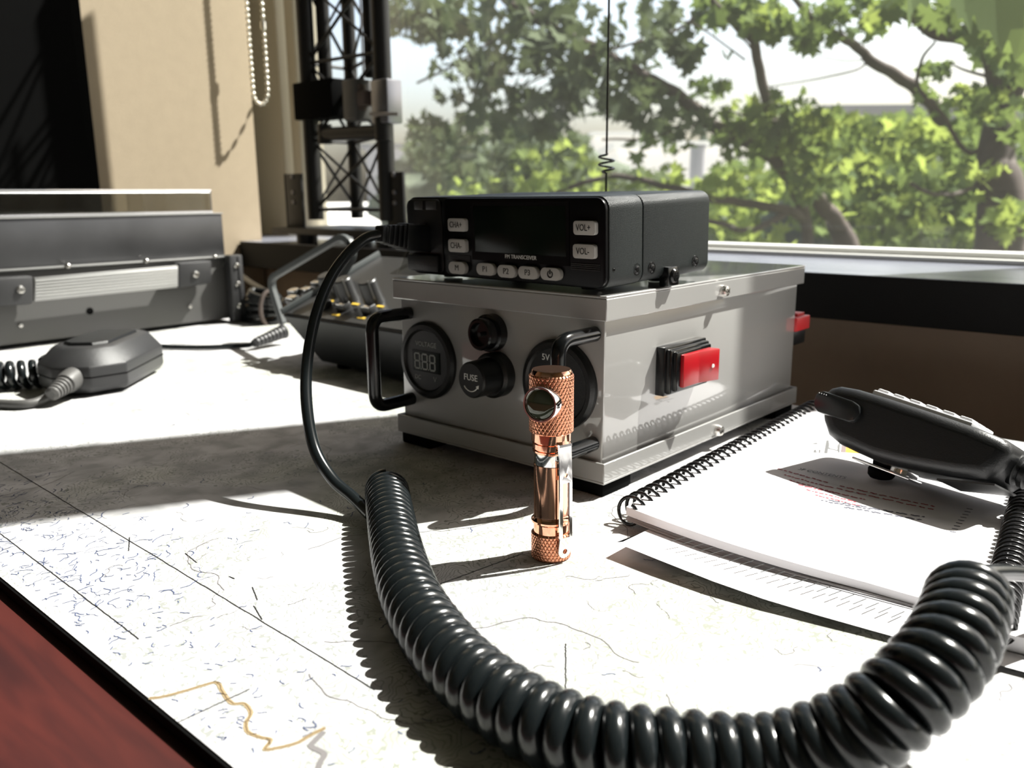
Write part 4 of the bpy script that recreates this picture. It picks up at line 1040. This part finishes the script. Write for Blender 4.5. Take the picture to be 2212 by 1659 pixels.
t1 = thing('maple_tree', 'leafy maple tree with reddish brown branches crossing the middle of the window', 'tree', pd(1850, 900, 5.0)[:2]+(GZ,) if False else (pd(1850, 900, 5.0).x, pd(1850, 900, 5.0).y, GZ))
b = MB(); base = pd(1850, 640, 5.0)
b.tube(catmull([V((base.x+.2, base.y, GZ)), V((base.x+.1, base.y, -2)), pd(1835, 600, 5.0), pd(1800, 475, 4.9)], 8), lambda t: .16-.115*t, 12)
build('trunk', b, M_['bark'], t1, smooth=60)
BR = [([(1815, 500, 4.9), (1780, 445, 4.8), (1705, 375, 4.7), (1640, 325, 4.6), (1560, 282, 4.5), (1470, 215, 4.4), (1380, 160, 4.3), (1300, 118, 4.3), (1230, 82, 4.3), (1150, 40, 4.3), (1060, -30, 4.3)], .050, .018),
      ([(1745, 540, 4.9), (1735, 460, 4.8), (1712, 395, 4.7), (1690, 330, 4.6), (1672, 270, 4.5), (1655, 210, 4.4), (1640, 140, 4.35), (1628, 85, 4.3)], .036, .026),
      ([(1628, 88, 4.3), (1590, 55, 4.3), (1555, 20, 4.25), (1520, -30, 4.2)], .026, .016),
      ([(1628, 88, 4.3), (1626, 40, 4.25), (1618, -30, 4.2)], .022, .014),
      ([(1625, 108, 4.35), (1560, 30, 4.3)], .006, .003),
      ([(2040, 262, 4.6), (2000, 215, 4.5), (1960, 178, 4.4), (1890, 138, 4.3), (1860, 110, 4.3), (1822, 82, 4.2), (1780, 58, 4.2), (1735, 20, 4.2), (1700, -30, 4.2)], .038, .014),
      ([(1872, 136, 4.3), (1850, 150, 4.25), (1790, 165, 4.2), (1740, 175, 4.2), (1660, 188, 4.1)], .007, .003),
      ([(1870, 130, 4.3), (1810, 130, 4.2), (1740, 115, 4.2), (1662, 95, 4.1)], .004, .002),
      ([(1822, 82, 4.2), (1815, 60, 4.2), (1795, 40, 4.2)], .008, .004),
      ([(1690, 262, 4.5), (1640, 255, 4.4), (1560, 238, 4.4)], .010, .005),
      ([(1738, 470, 4.8), (1700, 455, 4.7), (1600, 440, 4.6), (1480, 415, 4.5), (1330, 380, 4.5), (1200, 420, 4.5)], .030, .012),
      ([(1700, 458, 4.7), (1620, 500, 4.6), (1540, 480, 4.5), (1400, 470, 4.5)], .022, .010),
      ([(1555, 280, 4.5), (1480, 270, 4.4), (1400, 300, 4.4), (1300, 300, 4.4)], .012, .005),
      ([(1500, 40, 4.3), (1450, 70, 4.3), (1380, 90, 4.2), (1250, 130, 4.2), (1100, 200, 4.2)], .010, .004),
      ([(900, 180, 4.4), (1000, 130, 4.4), (1100, 60, 4.4), (1160, 0, 4.4)], .006, .010),
      ([(1610, 130, 4.3), (1500, 52, 4.2), (1460, 50, 4.2)], .006, .003)]
for pts, r0, r1 in BR:
    b = MB(); limb(b, pts, r0, r1); build('branch', b, M_['bark'], t1, smooth=60)
# olive leaves over the left half, shade and haze put into their colour
LB1 = [(960, 40, 130, 50, 4.6, .3, 95, .15), (1130, 60, 120, 70, 4.4, .3, 75, .14), (1040, 130, 60, 35, 4.2, .2, 18, .14), (960, 140, 45, 35, 4.2, .2, 9, .15), (1210, 40, 60, 60, 4.4, .3, 25, .14), (1080, 165, 60, 40, 4.2, .2, 22, .14), (1010, 205, 80, 18, 4.2, .2, 7, .13),
       (1230, 130, 110, 70, 4.3, .3, 70, .14), (1300, 190, 110, 55, 4.3, .3, 60, .14), (1370, 90, 70, 90, 4.3, .3, 40, .13), (1440, 60, 60, 50, 4.3, .3, 32, .13), (1180, 230, 90, 40, 4.3, .3, 28, .13), (1130, 250, 130, 50, 4.4, .3, 60, .13),
       (1480, 115, 28, 40, 4.2, .1, 11, .14), (1390, 230, 90, 50, 4.3, .3, 44, .13), (930, 290, 50, 40, 4.4, .2, 20, .12), (1480, 260, 60, 40, 4.3, .3, 26, .12), (880, 20, 50, 60, 4.6, .2, 30, .14)]
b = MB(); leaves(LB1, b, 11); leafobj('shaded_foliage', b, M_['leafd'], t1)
LB2 = [(1560, 25, 60, 40, 4.3, .2, 30, .14), (1650, 40, 60, 45, 4.2, .2, 34, .14), (1590, 110, 30, 18, 4.2, .1, 2, .13), (1750, 50, 50, 40, 4.1, .2, 26, .13), (1760, 85, 40, 20, 4.1, .1, 12, .13), (1840, 20, 60, 40, 4.1, .2, 34, .12), (1870, 60, 40, 30, 4.1, .1, 6, .12),
       (1640, 265, 90, 40, 4.4, .3, 60, .12), (1530, 200, 40, 25, 4.3, .2, 14, .12), (1610, 300, 70, 40, 4.4, .3, 30, .12), (1760, 290, 80, 60, 4.5, .3, 60, .12), (1420, 310, 80, 30, 4.4, .3, 14, .11), (1700, 220, 60, 25, 4.3, .2, 12, .1), (2010, 150, 30, 14, 4.2, .1, 5, .12),
       (2030, 200, 60, 20, 4.3, .1, 7, .12), (2100, 125, 25, 20, 4.2, .1, 4, .12), (2080, 235, 60, 30, 4.3, .1, 18, .12), (1740, 380, 50, 60, 4.5, .3, 30, .12)]
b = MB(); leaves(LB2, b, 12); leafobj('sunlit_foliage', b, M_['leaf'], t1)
LB3 = [(1650, 250, 90, 40, 4.5, .3, 34, .12), (1780, 260, 60, 25, 4.5, .3, 30, .12), (1750, 310, 70, 50, 4.6, .3, 40, .12), (1640, 40, 30, 30, 4.1, .1, 8, .13), (1900, 45, 40, 20, 4.1, .1, 10, .12), (1240, 400, 120, 26, 4.6, .3, 30, .11), (1420, 390, 60, 30, 4.6, .3, 16, .11), (1760, 395, 50, 40, 4.6, .3, 22, .12), (1560, 410, 60, 25, 4.6, .3, 20, .11), (1640, 520, 80, 25, 4.6, .3, 14, .12)]
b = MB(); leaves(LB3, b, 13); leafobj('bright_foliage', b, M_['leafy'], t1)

t2 = thing('maple_tree', 'stout forked tree trunk with leaves at the upper right of the window', 'tree', (pd(2175, 900, 3.6).x, pd(2175, 900, 3.6).y, GZ))
b = MB(); base = pd(2175, 640, 3.6)
b.tube(catmull([V((base.x+.15, base.y, GZ)), V((base.x, base.y, -1.8)), pd(2160, 520, 3.6), pd(2150, 350, 3.6), pd(2165, 230, 3.6)], 8), lambda t: .14-.085*t, 12)
build('trunk', b, M_['bark'], t2, smooth=60)
for pts, r0, r1 in (([(2165, 235, 3.6), (2150, 170, 3.55), (2130, 110, 3.5), (2100, 90, 3.5), (2030, 70, 3.5), (1960, 35, 3.45), (1920, 10, 3.4)], .040, .018),
                    ([(2170, 240, 3.6), (2190, 170, 3.55), (2215, 100, 3.5), (2250, 20, 3.5)], .055, .045), ([(2060, 75, 3.5), (2100, 62, 3.5), (2160, 80, 3.5), (2230, 70, 3.5)], .018, .014),
                    ([(2150, 300, 3.6), (2090, 330, 3.6), (2040, 250, 3.5), (1985, 190, 3.5), (1990, 130, 3.5), (2020, 90, 3.5)], .012, .006), ([(2130, 165, 3.5), (2080, 150, 3.5), (2050, 135, 3.5)], .008, .004), ([(2145, 330, 3.6), (2120, 390, 3.6), (2060, 420, 3.5), (2000, 415, 3.4), (1965, 395, 3.4)], .012, .007)):
    b = MB(); limb(b, pts, r0, r1); build('branch', b, M_['bark'], t2, smooth=60)
b = MB(); leaves([(2140, 40, 90, 60, 3.3, .3, 40, .14), (2180, 120, 50, 50, 3.3, .2, 22, .13), (2020, 15, 120, 30, 3.3, .2, 34, .13), (2130, 230, 60, 40, 3.4, .2, 18, .11), (2040, 155, 20, 14, 3.3, .1, 4, .1), (2190, 250, 50, 40, 3.4, .2, 14, .11)], b, 21); leafobj('shaded_foliage', b, M_['leaf'], t2)
b = MB(); leaves([(2120, 215, 60, 30, 3.5, .2, 16, .1), (2160, 400, 60, 60, 3.4, .2, 16, .1), (2190, 480, 60, 40, 3.4, .2, 24, .1), (1875, 45, 10, 14, 3.3, .1, 3, .1)], b, 22); leafobj('bright_foliage', b, M_['leafy'], t2)
NEAR = [(0, 0), (.20, -.06), (.50, -.06), (.42, .12), (.60, .34), (.40, .40), (.38, .62), (.18, .62), (.10, .78), (0, .98)]
NEAR = NEAR+[(-x, y) for x, y in NEAR[1:-1]][::-1]
for (x, y, d, s, rot, tilt) in ((2150, -25, 1.25, .100, 186, .15), (2225, 20, 1.32, .085, 165, -.3), (2075, -30, 1.27, .075, 200, .5), (1958, -18, 1.25, .078, 196, 1.05), (1990, -60, 1.3, .075, 160, .5)):
    b = MB(); p = pd(x, y, d); R3 = Matrix((RT, UP, -FW)).transposed() @ Matrix.Rotation(tilt, 3, 'Y') @ Matrix.Rotation(radians(rot), 3, 'Z')
    cv = b.bm.verts.new(p+R3 @ V((0, .2*s, 0))); vs = [b.bm.verts.new(p+R3 @ V((a*s, c*s, .10*abs(a)*s))) for a, c in NEAR]
    for i in range(len(vs)): b.bm.faces.new((cv, vs[i], vs[(i+1) % len(vs)]))
    st0 = p; b.tube([st0, st0+R3 @ V((0, -.25*s, .05*s)), st0+R3 @ V((0, -.5*s, .1*s))+V((0, 0, .03))], .0012, 6)
    build('near_leaf', b, M_['leaf'], t2, smooth=0)

def bush(label, blobs, core, m, seed, leaf2=None):
    x, y, d = core[0][:3]; p = pd(x, y, d); r_ = thing('leafy_bush', label, 'bush', (p.x, p.y, GZ))
    b = MB()
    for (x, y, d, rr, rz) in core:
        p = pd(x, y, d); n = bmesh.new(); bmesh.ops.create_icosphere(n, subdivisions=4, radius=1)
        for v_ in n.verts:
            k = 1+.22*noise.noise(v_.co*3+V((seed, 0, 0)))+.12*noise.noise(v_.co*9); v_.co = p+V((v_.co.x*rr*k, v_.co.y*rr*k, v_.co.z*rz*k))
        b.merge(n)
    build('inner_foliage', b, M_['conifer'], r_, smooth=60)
    b = MB(); leaves(blobs, b, seed); leafobj('foliage', b, m, r_)
    if leaf2: b = MB(); leaves(leaf2, b, seed+1); leafobj('bright_foliage', b, M_['leafy'], r_)
    b = MB(); p = pd(*core[0][:3]); b.tube([V((p.x, p.y, GZ)), V((p.x+.1, p.y, p.z-.3))], .08, 8); build('stem', b, M_['bark'], r_)
bush('broad green bush filling the lower right of the window', [(1960, 330, 230, 80, 7.0, .8, 520, .17), (1960, 450, 260, 90, 6.6, .8, 520, .16), (2150, 370, 90, 120, 6.6, .6, 160, .16)],
     [(1990, 470, 8.2, 1.4, .75), (2180, 430, 8.2, .9, .7), (1850, 500, 8.0, .6, .45)], M_['leaf'], 31, [(1900, 300, 200, 50, 6.7, .6, 170, .15), (1900, 400, 160, 80, 6.3, .5, 120, .14), (2170, 500, 80, 50, 6.0, .5, 60, .14), (1960, 480, 200, 60, 6.2, .5, 70, .14)])
bush('yellow green bush low in the window behind the radio', [(1660, 400, 140, 60, 11.47, 0.747, 190, 0.248), (1640, 480, 140, 60, 11.16, 0.747, 230, 0.248)],
     [(1640, 520, 14.26, 1.705, 0.775)], M_['leaf'], 41, [(1600, 400, 110, 30, 10.85, 0.622, 60, 0.217), (1650, 470, 120, 60, 10.54, 0.622, 120, 0.217)])
bush('hazy olive bush between the tower and the whip antenna', [(1080, 330, 200, 80, 16.8, 1.159, 480, 0.378), (1150, 400, 190, 50, 15.96, 0.869, 300, 0.357), (1370, 400, 110, 30, 15.96, 0.869, 90, 0.336)],
     [(1100, 440, 20.58, 3.15, 1.47), (960, 430, 20.58, 1.68, 1.05), (1300, 450, 20.58, 1.89, 0.735)], M_['leafd'], 51, [(1200, 360, 100, 50, 15.33, 0.725, 60, 0.273), (1100, 410, 150, 30, 15.33, 0.725, 60, 0.273)])

# buildings, pole, distant trees
def bld(name, label, x0, x1, ytop, d, z0, dep, m, parts=()):
    a = pd(x0, ytop, d); c = pd(x1, ytop, d)
    r_ = thing(name, label, 'building', ((a.x+c.x)/2, (a.y+c.y)/2, GZ))
    ex_ = (V((c.x, c.y, 0))-V((a.x, a.y, 0))); Lx = ex_.length; ex_.normalize(); ey_ = V((-ex_.y, ex_.x, 0)); Mx = fr_(V((a.x, a.y, 0)), ex_, ey_, V((0, 0, 1)))
    build('wall', MB().box((0, 0, z0), (Lx, dep, a.z), Mx), m, r_)
    build('roof', MB().box((-.3, -.3, a.z), (Lx+.3, dep+.3, a.z+.35), Mx), M_['frame'] if m is M_['render'] else M_['roof'], r_)
    return r_, Mx, Lx, a.z
bld('white_building', 'flat roofed white building seen through the leaves right of the antenna', 1335, 1700, 322, 42, GZ-.4, 10, M_['render'])
r_, Mx, Lx, zt0 = bld('white_building', 'small higher white block behind the flat roofed white building', 1285, 1420, 296, 58, GZ-.4, 8, M_['render'])
for i in range(5): build('window_band', MB().box((.6+i*.7, -.03, zt0-1.4), (1.1+i*.7, .02, zt0-.7), Mx), M_['roof'], r_)
bld('grey_building', 'long low grey roofed building behind the bushes at right', 1785, 2600, 240, 55, GZ-.4, 10, M_['roof'])
bld('grey_building', 'pale grey building low at the left edge of the window behind the tower', 790, 905, 322, 60, GZ-.4, 10, M_['pole'])
rf_ = thing('flat_roof_building', 'sunlit white flat roof just below the horizon seen through the tower', 'building', (-13, 16, GZ))
b = MB(); a = pd(540, 600, 14); b.box((-90, 9, GZ-.4), (-6.6, 110, -.75))
build('wall', b, M_['render'], rf_); build('roof', MB().box((-90.2, 8.8, -.75), (-6.4, 110.2, -.6)), M_['render'], rf_)
a = pd(1508, 318, 24); pt_ = thing('utility_pole', 'plain grey pole in front of the white building', 'pole', (a.x, a.y, GZ))
build('shaft', MB().cyl((a.x, a.y, GZ-.4), (a.x, a.y, a.z), .22), M_['pole'], pt_); build('cap', MB().cyl((a.x, a.y, a.z), (a.x, a.y, a.z+.06), .25), M_['roof'], pt_)
def conifer(x, y, d, h, seed, label):
    p = pd(x, y, d); b = MB(); r = random.Random(seed); r0 = thing('conifer_tree', label, 'tree', (p.x, p.y, GZ), 'distant conifers on the skyline')
    prof = []; n = 9
    for i in range(n): z = p.z-h*(1-i/n); w_ = h*.22*(1-i/n)+.08; prof += [(w_, z), (w_*.62, z+h/n*.9)]
    prof += [(0, p.z)]
    b.lathe([(0, p.z-h-.1)]+prof, (p.x, p.y, 0), (0, 0, 1), 14, lambda rr, a, hh: rr*(1+.25*noise.noise(V((cos(a)*2, sin(a)*2, hh*1.3+seed)))))
    build('foliage', b, M_['conifer'], r0, smooth=0); build('trunk', MB().cyl((p.x, p.y, GZ-.4), (p.x, p.y, p.z-h*.9), .2), M_['bark'], r0)
for i, (x, y, d, h) in enumerate(((880, 292, 86, 9), (1012, 300, 75, 9), (1110, 310, 75, 8), (1200, 305, 65, 7), (1425, 270, 112, 9), (1468, 262, 99, 10), (1520, 268, 62, 7), (1580, 285, 90, 8), (1720, 280, 80, 9), (1240, 285, 92, 9))):
    conifer(x, y, d, h, i, 'dark distant conifer on the skyline beyond the buildings')
